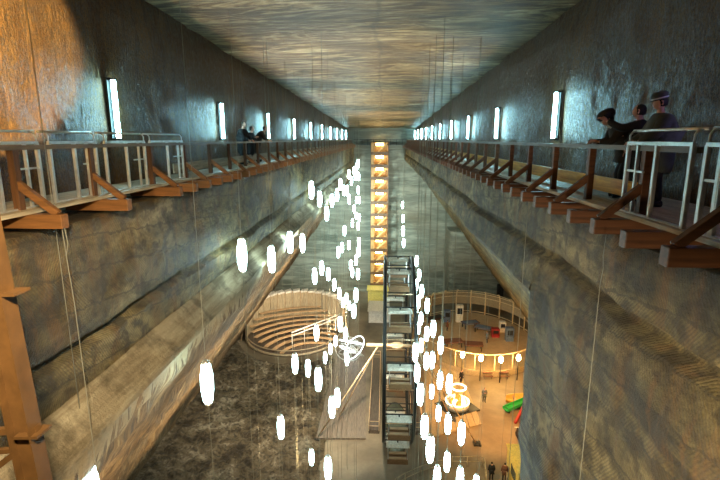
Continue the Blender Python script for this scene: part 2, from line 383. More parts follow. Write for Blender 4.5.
# under the walkways: vertical picked face, dark undercut, ledge, then the chamber flaring out to the floor
profile_wall('wall_left_lower', [(-6.9, 27.05), (-5.55, 27.05), (-5.5, 25.0), (-5.72, 24.90), (-5.74, 24.78), (-5.53, 24.66), (-5.62, 23.85)], Y0, Y1, dyn, M['lower'], .08, .22)
profile_wall('trim_2', [(-5.75, 23.95), (-5.55, 23.93), (-5.0, 23.42), (-5.02, 23.3)], Y0, Y1, dyn, M['ledge'], .06, .1)
profile_wall('wall_left_chamber', [(-5.1, 23.4), (-5.0, 23.35), (-5.15, 22.8), (-9.0, 17.5), (-21.6, -.6)], Y0, Y1, dyn, M['chamber'], .22, .3)
profile_wall('wall_right_lower', [(5.6, 27.05), (3.62, 27.05), (3.6, 26.1), (3.80, 25.98), (3.80, 25.88), (3.6, 25.78), (3.5, 25.15), (3.46, 25.0), (3.8, 24.6), (5.0, 24.0), (23.5, -.6)], 11, Y1, dyn, M['lower'], .09, .3, inward=-1)
profile_wall('wall_right_near', [(5.6, 27.05), (3.62, 27.05), (3.6, 26.1), (3.80, 25.98), (3.80, 25.88), (3.6, 25.78), (3.5, 25.0), (3.5, 18), (3.5, -.6)], Y0, 11.02, lambda y: .18, M['lower'], .09, .3, inward=-1)
mb = MB(); mb.add([(3.75, 11, 24.9), (24, 11, 24.9), (24, 11, -.5), (3.75, 11, -.5)], [(0, 1, 2, 3)])
structure(mb.build('wall_right_return', M['lower']))
# ceiling
mb = MB(); vs = []; fs = []; nx = 40; ys = [Y0 + i * .5 for i in range(int((Y1 - Y0) / .5) + 1)]
for y in ys:
    for i in range(nx + 1):
        x = -7.1 + i * 12.9 / nx; e = 1 if 0 < i < nx else 0
        vs.append((x, y, ceil_z(y) + .10 * fbm((x * .4, y, 1), .5, 4)))
for j in range(len(ys) - 1):
    for i in range(nx): fs.append((j * (nx + 1) + i, j * (nx + 1) + i + 1, (j + 1) * (nx + 1) + i + 1, (j + 1) * (nx + 1) + i))
mb.add(vs, fs, True); structure(mb.build('ceiling', M['ceil']))
# far wall and back wall
mb = MB(); vs = []; fs = []; nx, nz = 70, 60
for j in range(nz + 1):
    for i in range(nx + 1):
        x = -26 + i * 54 / nx; z = -.6 + j * 33.5 / nz
        vs.append((x, Y1 + .7 * fbm((x * .25, z, 9), .18, 4) - .3, z))
for j in range(nz):
    for i in range(nx): fs.append((j * (nx + 1) + i, j * (nx + 1) + i + 1, (j + 1) * (nx + 1) + i + 1, (j + 1) * (nx + 1) + i))
mb.add(vs, fs, True); structure(mb.build('wall_far', M['far']))
mb = MB(); mb.box((0, Y0 - .2, 16), (50, .4, 34)); structure(mb.build('wall_near', M['lower']))
# the squared salt block left standing against the far wall
mb = MB(); vs = []; fs = []
P = [(11.4, 87.4), (11.4, 82.3), (12.2, 81.9), (28, 80.5)]
cols = []
for (a, b) in zip(P[:-1], P[1:]):
    n = max(2, int(math.dist(a, b) / .8)); cols += [(a[0] + (b[0] - a[0]) * i / n, a[1] + (b[1] - a[1]) * i / n) for i in range(n)]
cols.append(P[-1]); nz = 24
for (x, y) in cols:
    for j in range(nz + 1):
        z = -.5 + 13.3 * j / nz; d = .25 * fbm((x, y, z), .4, 4)
        vs.append((x + (d if x < 11.5 else 0), y + d, z))
for i in range(len(cols) - 1):
    for j in range(nz): a = i * (nz + 1) + j; fs.append((a, a + 1, a + nz + 2, a + nz + 1))
mb.add(vs, fs, True); n0 = len(cols)
mb.add([(11.4, 87.6, 12.75), (11.4, 82.3, 12.75), (12.2, 81.9, 12.75), (28, 80.5, 12.75), (28, 87.6, 12.75)], [(0, 1, 2, 3, 4)])
structure(mb.build('trim_1', M['far']))
# floor and the rubble slope on the left
mb = MB(); mb.add([(-28, Y0, 0), (28, Y0, 0), (28, 90, 0), (-28, 90, 0)], [(0, 1, 2, 3)]); structure(mb.build('floor', M['ground']))
def mound(x, y):
    ex = 1 / (1 + math.exp((x + 6.6 - max(0, (y - 52)) * -.12) / .5)); ey = 1 / (1 + math.exp((y - 84) / 1.2))
    d = math.hypot((x + 12.6) / 8.4, (y - 67) / 9.9); k = min(1, max(0, (d - 1) / .18))
    rough = .35 * abs(fbm((x, y, 0), .5, 5)) + .55 * abs(fbm((x, y, 5), 1.3, 4))
    return ex * ey * k * (.35 + rough + .035 * max(0, -x - 8)) - .05
mb = MB(); vs = []; fs = []; nx, ny = 90, 260
for j in range(ny + 1):
    for i in range(nx + 1):
        x = -24 + i * 20.5 / nx; y = 20 + j * 66 / ny
        vs.append((x, y, mound(x, y)))
for j in range(ny):
    for i in range(nx): fs.append((j * (nx + 1) + i, j * (nx + 1) + i + 1, (j + 1) * (nx + 1) + i + 1, (j + 1) * (nx + 1) + i))
mb.add(vs, fs, True)
tag(mb.build('salt_rubble', M['rubble']), 'dark brown broken salt rubble covering the left floor', 'rubble', kind='stuff')

# ------------------------------------------------------------------ walkways along both walls
WZ = 27.42
for side, x0, x1, x2 in (('left', XL + .12, -5.45, -6), ('right', 3.55, XR - .12, 4)):
    mb = MB()
    n = 6; wd = (x1 - x0) / n
    for i in range(n): mb.box((x0 + wd * (i + .5), (Y1 + Y0) / 2, WZ - .03), (wd - .015, Y1 - Y0 - 2.4, .06))
    tag(mb.build('walkway_deck', M['deck']), 'long board walkway along the %s gallery wall' % side, 'walkway')
mb = MB(); mb.box((-.7, 86.5, WZ + .1), (9.4, 1.5, .1))
for x in range(-5, 4): mb.box((x, 85.7, WZ + .5), (.08, .08, 1))
mb.box((-.7, 85.7, WZ + 1), (9.4, .08, .1))
tag(mb.build('end_gallery', M['dark']), 'dark gallery crossing the far wall under the ceiling end', 'gallery')

G_BEAM = {'left': 'timber brackets under the left walkway', 'right': 'timber brackets under the right walkway'}
def make_bracket(side, braced):
    s = 1 if side == 'right' else -1
    rootx = 4.0 if s == 1 else -6.0
    tip = 3.05 - 4.0 if s == 1 else 6.0 - 4.95     # local x of the free end
    t = bpy.data.objects.new('timber_bracket', None); COL.objects.link(t)
    BM_ = M['beamdark'] if s == 1 else M['beam']
    b = MB(); b.box((tip / 2 + .1 * s, 0, -.17), (abs(tip) + .2, .17, .22)); b.build('beam', BM_, t, bevel=.012)
    if braced:
        px = -.28 if s == 1 else .35
        p = MB(); p.box((px, 0, .47), (.11, .12, 1.0)); p.build('post', M['beamdark'] if s == 1 else M['post'], t, bevel=.008)
        q = MB(); q.bar((px, 0, .42), (tip + .10 * s, 0, -.06), .1, .11, (0, 0, 1)); q.build('brace', BM_, t, bevel=.008)
        r = MB(); r.lathe([(.018, 0), (.018, .02)], 8, (px - .06 * s, 0, .38)); r.build('bolt', M['dark'], p_obj(t))
    t['category'] = 'bracket'
    return t
def p_obj(t): return [c for c in t.children if c.name.startswith('post')][0]
YB = {'right': [5.25 + .93 * k for k in range(86)], 'left': [7.12, 9.05] + [11.48 + 1.0 * k for k in range(73)]}
for side, rootx in (('right', 4.0), ('left', -6.0)):
    protos = {True: make_bracket(side, True), False: make_bracket(side, False)}; used = set()
    cnt = {True: 0, False: 0}
    for k, y in enumerate(YB[side]):
        braced = (k % 2 == 0) if side == 'right' or k > 1 else True
        cnt[braced] += 1; kk = cnt[braced]
        rel = ('at the steel railing' if y < (8 if side == 'right' else 13.6) else 'under the wooden railing')
        if kk <= 20:
            lab = ('braced timber bracket with post' if braced else 'plain timber beam end between posts') + ' on the %s walkway, %s from the camera' % (side, ordinal(kk))
            grp = G_BEAM[side]
        else:
            lab = ('small far braced timber bracket' if braced else 'small far plain beam end') + ' in the receding row under the %s walkway' % side
            grp = ('far braced brackets, ' if braced else 'far plain beam ends, ') + side + ' walkway'
        loc = (rootx, y, WZ)
        if braced not in used:
            used.add(braced); t = protos[braced]; t.location = loc; t['label'] = lab; t['group'] = grp
        else: copy_tree(protos[braced], loc, lab, grp)
# handrails and kick boards
mb = MB(); mb.box((3.74, (6.0 + 84.8) / 2, 28.37), (.16, 78.8, .07)); tag(mb.build('handrail', M['rail']), 'long dark timber handrail along the right walkway', 'handrail')
mb = MB(); mb.box((-5.66, (5.0 + 84.8) / 2, 28.37), (.16, 79.8, .07)); tag(mb.build('handrail', M['rail']), 'long dark timber handrail along the left walkway', 'handrail')
mb = MB(); mb.box((4.12, (8.0 + 84.5) / 2, 27.67), (.035, 76.5, .27)); tag(mb.build('kick_board', M['toe']), 'bright orange kick board behind the right railing posts', 'board')
mb = MB(); mb.box((-6.05, (13.6 + 84.5) / 2, 27.67), (.035, 70.9, .27)); tag(mb.build('kick_board', M['deck']), 'pale yellowish kick board behind the left railing posts', 'board')

# steel railing panels
def steel_panel(x, ya, yb, label, group, mids=(.5,)):
    s = 1 if x > 0 else -1
    t = thing('steel_railing', (x, ya, WZ), label, 'railing', group); L = yb - ya
    for zz in (-.0, 1.02): f = MB(); f.box((0, L / 2, zz), (.05, L, .05)); f.build('frame_rail', M['steel'], t, bevel=.005)
    for yy in (.02, *[L * q for q in mids], L - .02):
        p = MB(); p.box((0, yy, .48), (.055, .06, 1.06)); p.build('post', M['steel'], t, bevel=.006)
    h = MB(); h.tube([(s * .10, -.08, 1.20), (s * .10, L + .08, 1.20)], .021, 10)
    for yy in (.02, L - .02): h.tube([(0, yy, 1.03), (0, yy, 1.13), (s * .03, yy, 1.18), (s * .10, yy, 1.20)], .014, 8)
    h.build('handrail_pipe', M['steel'], t)
    j = MB(); j.box((0, L * .83, .62), (.03, L * .30, .03)); j.box((0, L - .3, .5), (.045, .04, 1.0)); j.build('inner_rail', M['steel'], t)
    return t
GS = 'steel railing panels'
steel_panel(3.66, 4.05, 5.75, 'steel railing panel at the right picture edge, by the violet light', GS, (.42, .84))
steel_panel(3.66, 5.98, 7.55, 'steel railing panel in front of the man in the hat', GS)
steel_panel(-5.66, 5.9, 7.7, 'steel railing panel at the left picture edge before the golden wall', GS)
steel_panel(-5.66, 7.95, 9.3, 'steel railing panel left of the first white tube light', GS)
steel_panel(-5.66, 9.6, 11.25, 'steel railing panel below the first white tube light', GS)
steel_panel(-5.66, 11.5, 13.4, 'steel railing panel where the left timber railing begins', GS)

# the orange-painted girder at the bottom left
GT = on_y(-23, 200, 3.5); GB = on_y(43, 520, 3.5); GD = (GT - GB).normalized()
t = thing('steel_girder', GB, 'orange brown painted steel girder with lattice braces at lower left corner', 'girder')
LG = (GT - GB).length; GX = Vector((1, 0, 0)); GX = (GX - GD * GX.dot(GD)).normalized()
b = MB()
for q in (-.092, .092): b.bar(GX * q, GX * q + GD * LG, .012, .15, (0, 1, 0))
b.bar((0, 0, 0), GD * LG, .18, .012, (0, 1, 0)); b.build('upright', M['girder'], t)
def gpt(px, py): return on_y(px, py, 3.52) - GB
b = MB(); b.bar(gpt(-60, 436), gpt(38, 428), .05, .055); b.build('crossbar', M['girder'], t)
b = MB(); b.bar(gpt(-40, 495), gpt(38, 436), .05, .05); b.build('diagonal_brace', M['girder'], t)
b = MB(); b.bar(gpt(-50, 455), gpt(36, 448), .04, .04); b.build('diagonal_brace', M['girder'], t)
for px, py in ((10, 292), (33, 432)): b = MB(); q = gpt(px, py); b.bar(q - GD * .012, q + GD * .012, .205, .18, (0, 1, 0)); b.build('joint_plate', M['girder'], t)

# ------------------------------------------------------------------ tube lights on the gallery walls
def tube_light(x, y, label, mat, group):
    s = -1 if x > 0 else 1
    t = thing('tube_light', (x, y, 28.5), label, 'light', group)
    b = MB(); b.box((0, 0, .7), (.05, .14, 1.5)); b.build('backplate', M['dark'], t)
    b = MB(); b.tube([(s * .14, 0, .02), (s * .14, 0, 1.38)], .055, 10); b.build('glass_tube', mat, t)
    for z in (0.0, 1.4):
        b = MB(); b.box((s * .10, 0, z), (.20, .12, .05)); b.build('end_cap', M['dark'], t)
    return t
protoL = protoR = None
for k in range(10):
    y = 11.7 + 7.8 * k
    if y > 84: break
    lab = 'white vertical tube light on the left gallery wall, %s from the camera' % ordinal(k + 1)
    if k == 0: protoL = tube_light(XL + .10, y, lab, M['tube'], 'tube lights on the left wall')
    else: copy_tree(protoL, (XL + .10, y, 28.5), lab)
for k in range(10):
    y = 15.4 + 7.8 * k
    if y > 87: break
    lab = 'white vertical tube light on the right gallery wall, %s from the camera' % ordinal(k + 1)
    if k == 0: protoR = tube_light(XR - .10, y, lab, M['tube'], 'tube lights on the right wall')
    else: copy_tree(protoR, (XR - .10, y, 28.5), lab)
tube_light(XR - .10, 7.15, 'violet tube light at the right picture edge behind the walkway', M['violet'], None)

# ------------------------------------------------------------------ hanging lanterns
LEFT = [(311.5, 190, 17), (319.7, 199, 15), (326.7, 213.5, 14), (332, 200.5, 12.5), (337, 195, 12), (340.5, 184.5, 11), (344, 190.5, 10), (347, 190.5, 10),
        (349.3, 199.5, 9), (358.3, 163.5, 8), (356.5, 167.5, 8), (354, 171, 8), (349, 174.5, 9), (351.5, 181, 8), (355.5, 176, 8), (358.6, 176.5, 8),
        (358.3, 190, 8), (356.5, 200, 7), (359.2, 200, 7), (354.2, 209, 8), (356.2, 216, 7), (359.3, 217.5, 7), (352.5, 223, 8), (358.3, 226, 8),
        (344.5, 230.5, 10), (302.5, 243, 18), (359, 242, 9), (358.7, 251.5, 10), (349, 245, 9), (342, 247.5, 10), (338.3, 252, 11), (356, 260, 10),
        (350.8, 265, 10), (352.4, 272.5, 10), (358, 274, 11), (321.7, 268, 14), (314.7, 276, 16), (328.3, 274, 13), (334.2, 284.7, 12), (339.2, 293, 11),
        (343, 302.5, 10), (346.5, 298, 10), (349.3, 305.6, 9), (356, 295, 14), (353.8, 311, 14), (340.4, 324, 15), (316.5, 332.7, 16), (335.6, 341, 11),
        (330.4, 349, 11), (325.2, 357.5, 12), (347, 359, 13), (345.5, 334, 13), (295, 363.5, 20), (308, 368, 17.5), (318.3, 379, 24), (280.8, 427, 24), (311.5, 457, 17),
        (332, 407, 22), (337.4, 397.5, 19), (328, 468, 25), (242, 255, 32), (271.5, 259, 26), (290, 242, 21), (207, 383, 42), (90, 487, 58)]
RIGHT = [(402.5, 205, 7), (403, 218.5, 8), (403, 231, 10), (403.6, 243, 9), (416.7, 261, 11), (419, 275, 12), (416.5, 284.5, 11), (421.8, 291, 13),
         (418.3, 302, 13), (416, 310, 12), (427.3, 305.5, 15), (421, 318.5, 13), (418.3, 328, 12), (433.3, 328.5, 17), (426.7, 333.7, 15), (440.8, 345, 18),
         (421.3, 345, 14), (415.4, 352, 19), (426.3, 361, 17), (432.3, 360, 17), (417.2, 373, 19), (420.2, 394, 23), (431.7, 391.3, 15), (440, 380.3, 18),
         (449.3, 383.8, 20), (438.5, 413, 17), (448, 424, 21), (461.5, 433, 24), (424.5, 426.6, 25), (430.3, 449, 28), (447, 461.7, 21), (437, 477, 24),
         (460, 478, 24), (476, 484, 20)]
LL = 1.12
def lantern_parts(t, up, down):
    b = MB(); r = .185
    b.lathe([(.09, -.55), (.115, -.50), (.155, -.22), (.162, 0), (.155, .22), (.115, .50), (.09, .55)], 14); b.build('glowing_shade', M['lantern'], t)
    b = MB(); b.lathe([(.095, .55), (.10, .60), (.04, .64)], 12); b.build('top_cap', M['steel'], t)
    b = MB(); b.lathe([(.04, -.63), (.095, -.60), (.09, -.55)], 12); b.build('bottom_cap', M['steel'], t)
protoS = bpy.data.objects.new('hanging_lantern', None); COL.objects.link(protoS); lantern_parts(protoS, 0, 0)
protoS['category'] = 'lantern'
first = True
for side, lst in (('left', LEFT), ('right', RIGHT)):
    lst = sorted(lst, key=lambda a: -a[1])
    for k, (px, py, h) in enumerate(lst):
        r = ray(px, py)
        depth = LL * F * .93 / (h * .96)
        depth = min(depth, 80)
        p = Vector((0, 0, EYE)) + r * depth
        if p.z < 1.5: p = Vector((0, 0, EYE)) + r * (depth * (EYE - 1.5) / (EYE - p.z))
        lab = 'glowing white lantern hanging in the %s string, %s from its bottom' % (side, 'lowest' if k == 0 else ordinal(k + 1))
        if k == 0: lab = 'lowest glowing white lantern hanging in the %s string' % side
        if (px, py) == (207, 383): lab = 'largest glowing white lantern, hanging alone before the dark rubble at left'
        if (px, py) == (90, 487): lab = 'glowing white lantern cut by the bottom edge near the left ledge'
        if (px, py) == (242, 255): lab = 'glowing white lantern leftmost beside the pale left ledge'
        grp = 'hanging lanterns of the %s string' % side
        if first:
            first = False; t = protoS; t.location = p; t['label'] = lab; t['group'] = grp
        else: t = copy_tree(protoS, p, lab, grp)
        cm = MB(); up = ceil_z(p.y) + .02 - p.z
        cr = .0035 + depth * .00004 + (.003 if h > 22 else 0)
        cm.tube([(0, 0, .62), (0, 0, up)], cr, 5)
        if h > 15: cm.tube([(0, 0, -.62), (0, 0, -p.z + .02)], cr, 5)
        cm.build('cord', M['cord'], t)
# loose cords hanging from beam ends
def loose_cord(pts, label, r=.010):
    c = MB(); c.tube(pts, r, 6); tag(c.build('hanging_rope', M['cord']), label, 'rope', 'ropes hanging from the walkways')
a = Vector((-5.02, 7.12, 27.2))
loose_cord([a, (-5.0, 7.11, 26.7), (-4.98, 7.13, 25.9), (-4.97, 7.12, 24.6), (-4.96, 7.13, 20)], 'kinked pale cord hanging from the nearest left bracket', .007)
loose_cord([(-4.98, 7.12, 27.18), (-4.94, 7.10, 26.9), (-5.0, 7.11, 26.7)], 'short loop of cord at the nearest left bracket', .007)
a = on_x(606, 236, 3.08)
loose_cord([(3.08, a.y, 27.2), (3.07, a.y, 26.9), (3.10, a.y + .02, 26.7), (3.07, a.y, 26.5), (3.08, a.y, 24), (3.08, a.y, 17)], 'pale cord hanging from a bracket before the right wall', .005)
a = on_x(528, 205, 3.08)
loose_cord([(3.08, a.y, 27.15), (3.08, a.y, 26.4), (3.08, a.y, 12)], 'pale cord hanging in front of the right wall corner', .007)
for n, (px, d) in enumerate(((444, 30), (461, 28), (472, 26), (489, 24), (252, 22), (300, 26), (283, 30), (512, 26))):
    q = on_y(px, 300, d)
    c = MB(); c.tube([(q.x, d, ceil_z(d)), (q.x, d, .1)], .006, 5)
    where = ['left of the salt block', 'at the left edge of the salt block', 'over the salt block', 'over the court, right of the salt block edge',
             'before the rubble left of the amphitheatre', 'before the amphitheatre benches', 'before the amphitheatre left half', 'near the right wall corner over the green slide'][n]
    tag(c.build('hanging_rope', M['cord']), 'thin straight pale cord ' + where, 'rope', 'ropes hanging from the ceiling')
# floodlight on the far wall at left
p = on_y(273, 279.5, 66)
t = thing('floodlight', p, 'dazzling blue-white floodlight above the amphitheatre rim at left', 'floodlight')
b = MB(); b.box((0, .2, 0), (.9, .25, .8)); b.build('housing', M['dark'], t)
b = MB(); b.lathe([(.42, 0), (.40, .05)], 16); o = b.build('lens', M['flood'], t, (0, .05, 0)); o.rotation_euler = (math.pi / 2, 0, 0)
b = MB(); b.tube([(0, .2, 0), (-.9, .2, 0)], .05, 8); b.build('bracket_arm', M['dark'], t)

# ------------------------------------------------------------------ stair tower at the far wall
t = thing('stair_tower', (-.85, 85.4, 0), 'tall orange timber stair tower lit on every landing against the far wall', 'tower')
TW, TD = 3.15, 2.2; NL = 13; LH = 27.9 / NL
for sx in (-1, 1):
    for sy in (-1, 1):
        b = MB(); b.box((sx * (TW / 2 - .08), sy * (TD / 2 - .08), 14.0), (.16, .16, 28)); b.build('corner_post', M['post'], t)
b = MB(); b.box((-TW / 2 + .32, -TD / 2 + .02, 14), (.5, .05, 27.8)); b.build('side_boarding', M['towerwood'], t)
b = MB(); b.box((0, TD / 2, 14), (TW - .2, .06, 27.8)); b.build('back_boarding', M['towerwood'], t)
b = MB(); b.box((TW / 2 - .1, -TD / 2 + .1, 14), (.08, .08, 27.8)); b.build('drain_pipe', M['dark'], t)
for k in range(NL):
    z = k * LH
    b = MB(); b.box((0, 0, z + .05), (TW, TD, .12)); b.box((0, -TD / 2, z + .32), (TW, .06, .5)); b.build('landing', M['post'], t)
    f = MB()
    for i in range(7): f.box((-.45 + i * .25, -.35, z + .35 + i * (LH - .5) / 7), (.28, .8, .07))
    f.bar((-.65, -.80, z + .25), (1.15, -.80, z + LH - .15), .06, .22); f.build('stair_flight', M['towerlight'], t)
    l = MB(); l.box((-.05, .1, z + LH - .32), (1.3, .12, .42)); l.build('landing_lamp', M['stairlamp'], t)
b = MB(); b.box((-.1, -2.6, 1.1), (3.6, 2.6, 2.2)); b.box((-.1, -2.6, 2.25), (4.0, 3.0, .12))
tag(b.build('ticket_booth', M['booth'], loc=(-.85, 85.4, 0)), 'small yellow booth at the foot of the stair tower', 'booth')
# the flat bright screen-like hut left of the wheel base
b = MB(); b.box((0, 0, 1.0), (3.2, 4.5, 2.0)); b.box((0, -.2, 2.06), (3.5, 4.9, .12))
tag(b.build('storage_hut', M['white'], loc=(-.7, 74.0, 0)), 'low pale hut between the stair tower and the big wheel', 'hut')

# ------------------------------------------------------------------ panoramic wheel seen edge-on
HC = Vector((1.36, 42.7, 9.3)); WR = 8.45
t = thing('ferris_wheel', (HC.x, HC.y, 0), 'big dark observation wheel seen edge-on with cream-roofed cabins', 'ferris wheel')
def circ(x, r, n=64): return [(x, r * math.cos(2 * math.pi * i / n), HC.z + r * math.sin(2 * math.pi * i / n)) for i in range(n)]
for sx in (-1.22, 1.22):
    b = MB(); b.tube(circ(sx, WR), .15, 8, True); b.tube(circ(sx, WR - .8), .10, 6, True)
    for i in range(40):
        a0 = 2 * math.pi * i / 40; a1 = 2 * math.pi * (i + .5) / 40
        b.bar((sx, (WR - .8) * math.cos(a0), HC.z + (WR - .8) * math.sin(a0)), (sx, WR * math.cos(a1), HC.z + WR * math.sin(a1)), .04, .04)
    b.build('rim', M['dark'], t)
for i in range(12):
    a0 = 2 * math.pi * (i + .5) / 12
    b = MB()
    for sx in (-1.22, 1.22): b.bar((sx, .35 * math.cos(a0), HC.z + .35 * math.sin(a0)), (sx, WR * math.cos(a0), HC.z + WR * math.sin(a0)), .06, .06)
    b.tube([(-1.22, WR * math.cos(a0), HC.z + WR * math.sin(a0)), (1.22, WR * math.cos(a0), HC.z + WR * math.sin(a0))], .06, 6)
    b.build('spoke_pair', M['dark'], t)
for i in range(36):
    a0 = 2 * math.pi * (i + .25) / 36
    b = MB(); b.tube([(-1.22, (WR - .8) * math.cos(a0), HC.z + (WR - .8) * math.sin(a0)), (1.22, (WR - .8) * math.cos(a0), HC.z + (WR - .8) * math.sin(a0))], .04, 6); b.build('cross_rung', M['dark'] if i % 3 else M['copper'], t)
b = MB(); b.tube([(-2.9, 0, HC.z), (2.9, 0, HC.z)], .16, 12); b.lathe([(.6, -.1), (.6, .1)], 16, (0, 0, HC.z)); b.build('axle', M['copper'], t)
for sx in (-1, 1):
    for fx, fy in ((7.7, -1.4), (5.9, 2.4)):
        b = MB(); b.tube([(sx * 1.75, 0, HC.z), (sx * fx, fy, 0)], .06, 8); b.build('leg', M['copper'], t)
    for fx, fy in ((7.7, -1.4), (5.9, 2.4)): b = MB(); b.box((sx * fx, fy, .08), (.7, .7, .16)); b.build('foot_plate', M['dark'], t)
b = MB(); b.lathe([(1, 0), (1, .45), (.9, .5)], 28, (0, .6, 0), 1.25, 4.4); b.build('loading_base', M['greenglass'], t)
# cabins: each rides on the wheel but is its own hanging thing
def make_cabin():
    c = bpy.data.objects.new('wheel_cabin', None); COL.objects.link(c)
    b = MB(); b.box((0, 0, -1.9), (1.75, 1.1, .10)); b.box((0, -.54, -1.7), (1.75, .05, .42)); b.box((0, .54, -1.7), (1.75, .05, .42))
    b.box((-.86, 0, -1.7), (.05, 1.1, .42)); b.box((.86, 0, -1.7), (.05, 1.1, .42)); b.build('tub', M['orangepanel'], c)
    for sx in (-.82, .82):
        for sy in (-.5, .5):
            b = MB(); b.box((sx, sy, -.95), (.05, .05, 1.2)); b.build('pillar', M['steel'], c)
    b = MB(); b.add([(-1.0, -.55, -.38), (1.0, -.55, -.38), (1.0, .55, -.38), (-1.0, .55, -.38), (-.8, -.35, -.2), (.8, -.35, -.2), (.8, .35, -.2), (-.8, .35, -.2)],
                    [(3, 2, 1, 0), (4, 5, 6, 7), (0, 1, 5, 4), (1, 2, 6, 5), (2, 3, 7, 6), (3, 0, 4, 7)]); b.build('roof', M['cream'], c)
    b = MB(); b.box((0, .35, -1.5), (1.5, .28, .08)); b.box((0, -.35, -1.5), (1.5, .28, .08)); b.build('bench_seat', M['bench'], c)
    b = MB(); b.tube([(0, 0, -.22), (0, 0, 0)], .06, 8); b.build('hanger', M['dark'], c)
    c['category'] = 'cabin'; return c
cab = make_cabin(); cf = True
order = []
for i in range(12):
    a0 = 2 * math.pi * (i + .5) / 12
    order.append((WR * math.sin(a0), WR * math.cos(a0)))
order.sort(key=lambda a: -a[0])
names = {0: 'topmost', 9: 'lowest'}
for k, (dz, dy) in enumerate(order):
    loc = (HC.x, HC.y + dy, HC.z + dz)
    lab = 'cream-roofed brown cabin of the big wheel, %s counted from the top, on the %s side' % ('first' if k == 0 else ordinal(k + 1), 'near' if dy < 0 else 'far')
    if cf: cf = False; cab.location = loc; cab['label'] = lab; cab['group'] = 'cabins of the big wheel'
    else: copy_tree(cab, loc, lab, 'cabins of the big wheel')
# boarding platforms beside the wheel with copper pipe rails
for sx, nm in ((-1, 'left'), (1, 'right')):
    x = HC.x + sx * 2.15
    t = thing('boarding_platform', (x, 50.5, 0), 'dark boarding platform with copper rail on the %s side of the wheel' % nm, 'platform')
    b = MB(); b.box((0, 0, .2), (1.05, 16, .4)); b.build('deck', M['darkdeck'], t)
    b = MB()
    for z in (.85, 1.35): b.tube([(-.5, -8, z), (.5, -8, z), (.5, 8, z), (-.5, 8, z)], .035, 6, True)
    b.build('rail', M['copper'], t)
    for i in range(9):
        for q in (-.5, .5): 
            b = MB(); b.tube([(q, -8 + 2 * i, .3), (q, -8 + 2 * i, 1.35)], .03, 6); b.build('rail_post', M['copper'], t)
b = MB()
qd = [on_z(316, 440), on_z(366, 440), on_z(366, 350), on_z(338, 350)]
for i in range(10):
    u0, u1 = i / 10, (i + .93) / 10
    a, bb, c, d = qd[0].lerp(qd[1], u0), qd[0].lerp(qd[1], u1), qd[3].lerp(qd[2], u1), qd[3].lerp(qd[2], u0)
    for z in (0,):
        V = [(p.x, p.y, .02) for p in (a, bb, c, d)] + [(p.x, p.y, .22) for p in (a, bb, c, d)]
        b.add(V, [(3, 2, 1, 0), (4, 5, 6, 7), (0, 1, 5, 4), (1, 2, 6, 5), (2, 3, 7, 6), (3, 0, 4, 7)])
tag(b.build('plank_deck', M['reddeck']), 'brown grey plank deck left of the big wheel', 'deck')
b = MB()
qd = [on_z(424, 352), on_z(452, 352), on_z(482, 425), on_z(424, 440)]
for i in range(9):
    u0, u1 = i / 9, (i + .93) / 9
    a, bb, c, d = qd[0].lerp(qd[1], u0), qd[0].lerp(qd[1], u1), qd[3].lerp(qd[2], u1), qd[3].lerp(qd[2], u0)
    V = [(p.x, p.y, .02) for p in (a, bb, c, d)] + [(p.x, p.y, .14) for p in (a, bb, c, d)]
    b.add(V, [(0, 1, 2, 3), (4, 5, 6, 7), (0, 1, 5, 4), (1, 2, 6, 5), (2, 3, 7, 6), (3, 0, 4, 7)])
tag(b.build('plank_deck', M['net']), 'brown plank deck right of the big wheel under the lanterns', 'deck')

# ------------------------------------------------------------------ amphitheatre on the left
AC = Vector((-13.0, 66.6, 0)); AX, AY = 7.0, 7.9
t = thing('amphitheatre', AC, 'oval timber amphitheatre with curved benches inside a pale panelled fence', 'amphitheatre')
def ell(a, k=1.0): return (AX * k * math.cos(a), AY * k * math.sin(a))
b = MB(); b.lathe([(1, -.02), (1, .12)], 48, (0, 0, 0), AX * .97, AY * .97); b.build('stage_floor', M['darkdeck'], t)
NP = 20; A0, A1 = math.radians(2), math.radians(208)
for i in range(NP):
    a0 = A0 + (A1 - A0) * i / NP; a1 = A0 + (A1 - A0) * (i + 1) / NP
    p0 = Vector((*ell(a0), 0)); p1 = Vector((*ell(a1), 0))
    H = 4.1 - 1.0 * max(0, (i - 12) / 8)
    b = MB(); e = .04 * (p1 - p0)
    b.bar(p0 + e + Vector((0, 0, H / 2)), p1 - e + Vector((0, 0, H / 2)), .08, H); b.build('fence_panel', M['palewood'], t)
    c = MB(); out = Vector((*ell(a0, 1.06), 0))
    m0 = (p0 + p1) / 2; mo = m0 * 1.05
    c.bar(Vector((*ell(a0 + .02, 1.05), H + .15)), Vector((*ell(a1 - .02, 1.05), H - .02)), 1.1, .3); c.build('fence_cap', M['capwhite'], t)
    p = MB(); p.bar((*ell(a0, 1.02), 0), (*ell(a0, 1.02), H + .1), .14, .14, (0, 1, 0)); p.bar((*ell(a0, 1.12), 0), (*ell(a0, 1.03), H - .3), .1, .1, (0, 1, 0)); p.build('fence_post', M['bench'], t)
cb = MB(); pts = [(*ell(math.radians(208 + 154 * i / 30)), .35) for i in range(31)]; cb.tube(pts, .16, 6)
pts = [(*ell(math.radians(208 + 154 * i / 30)), 1.0) for i in range(31)]; cb.tube(pts, .07, 6); cb.build('front_curb', M['palewood'], t)
BC = Vector((3.6, -7.8, 0))
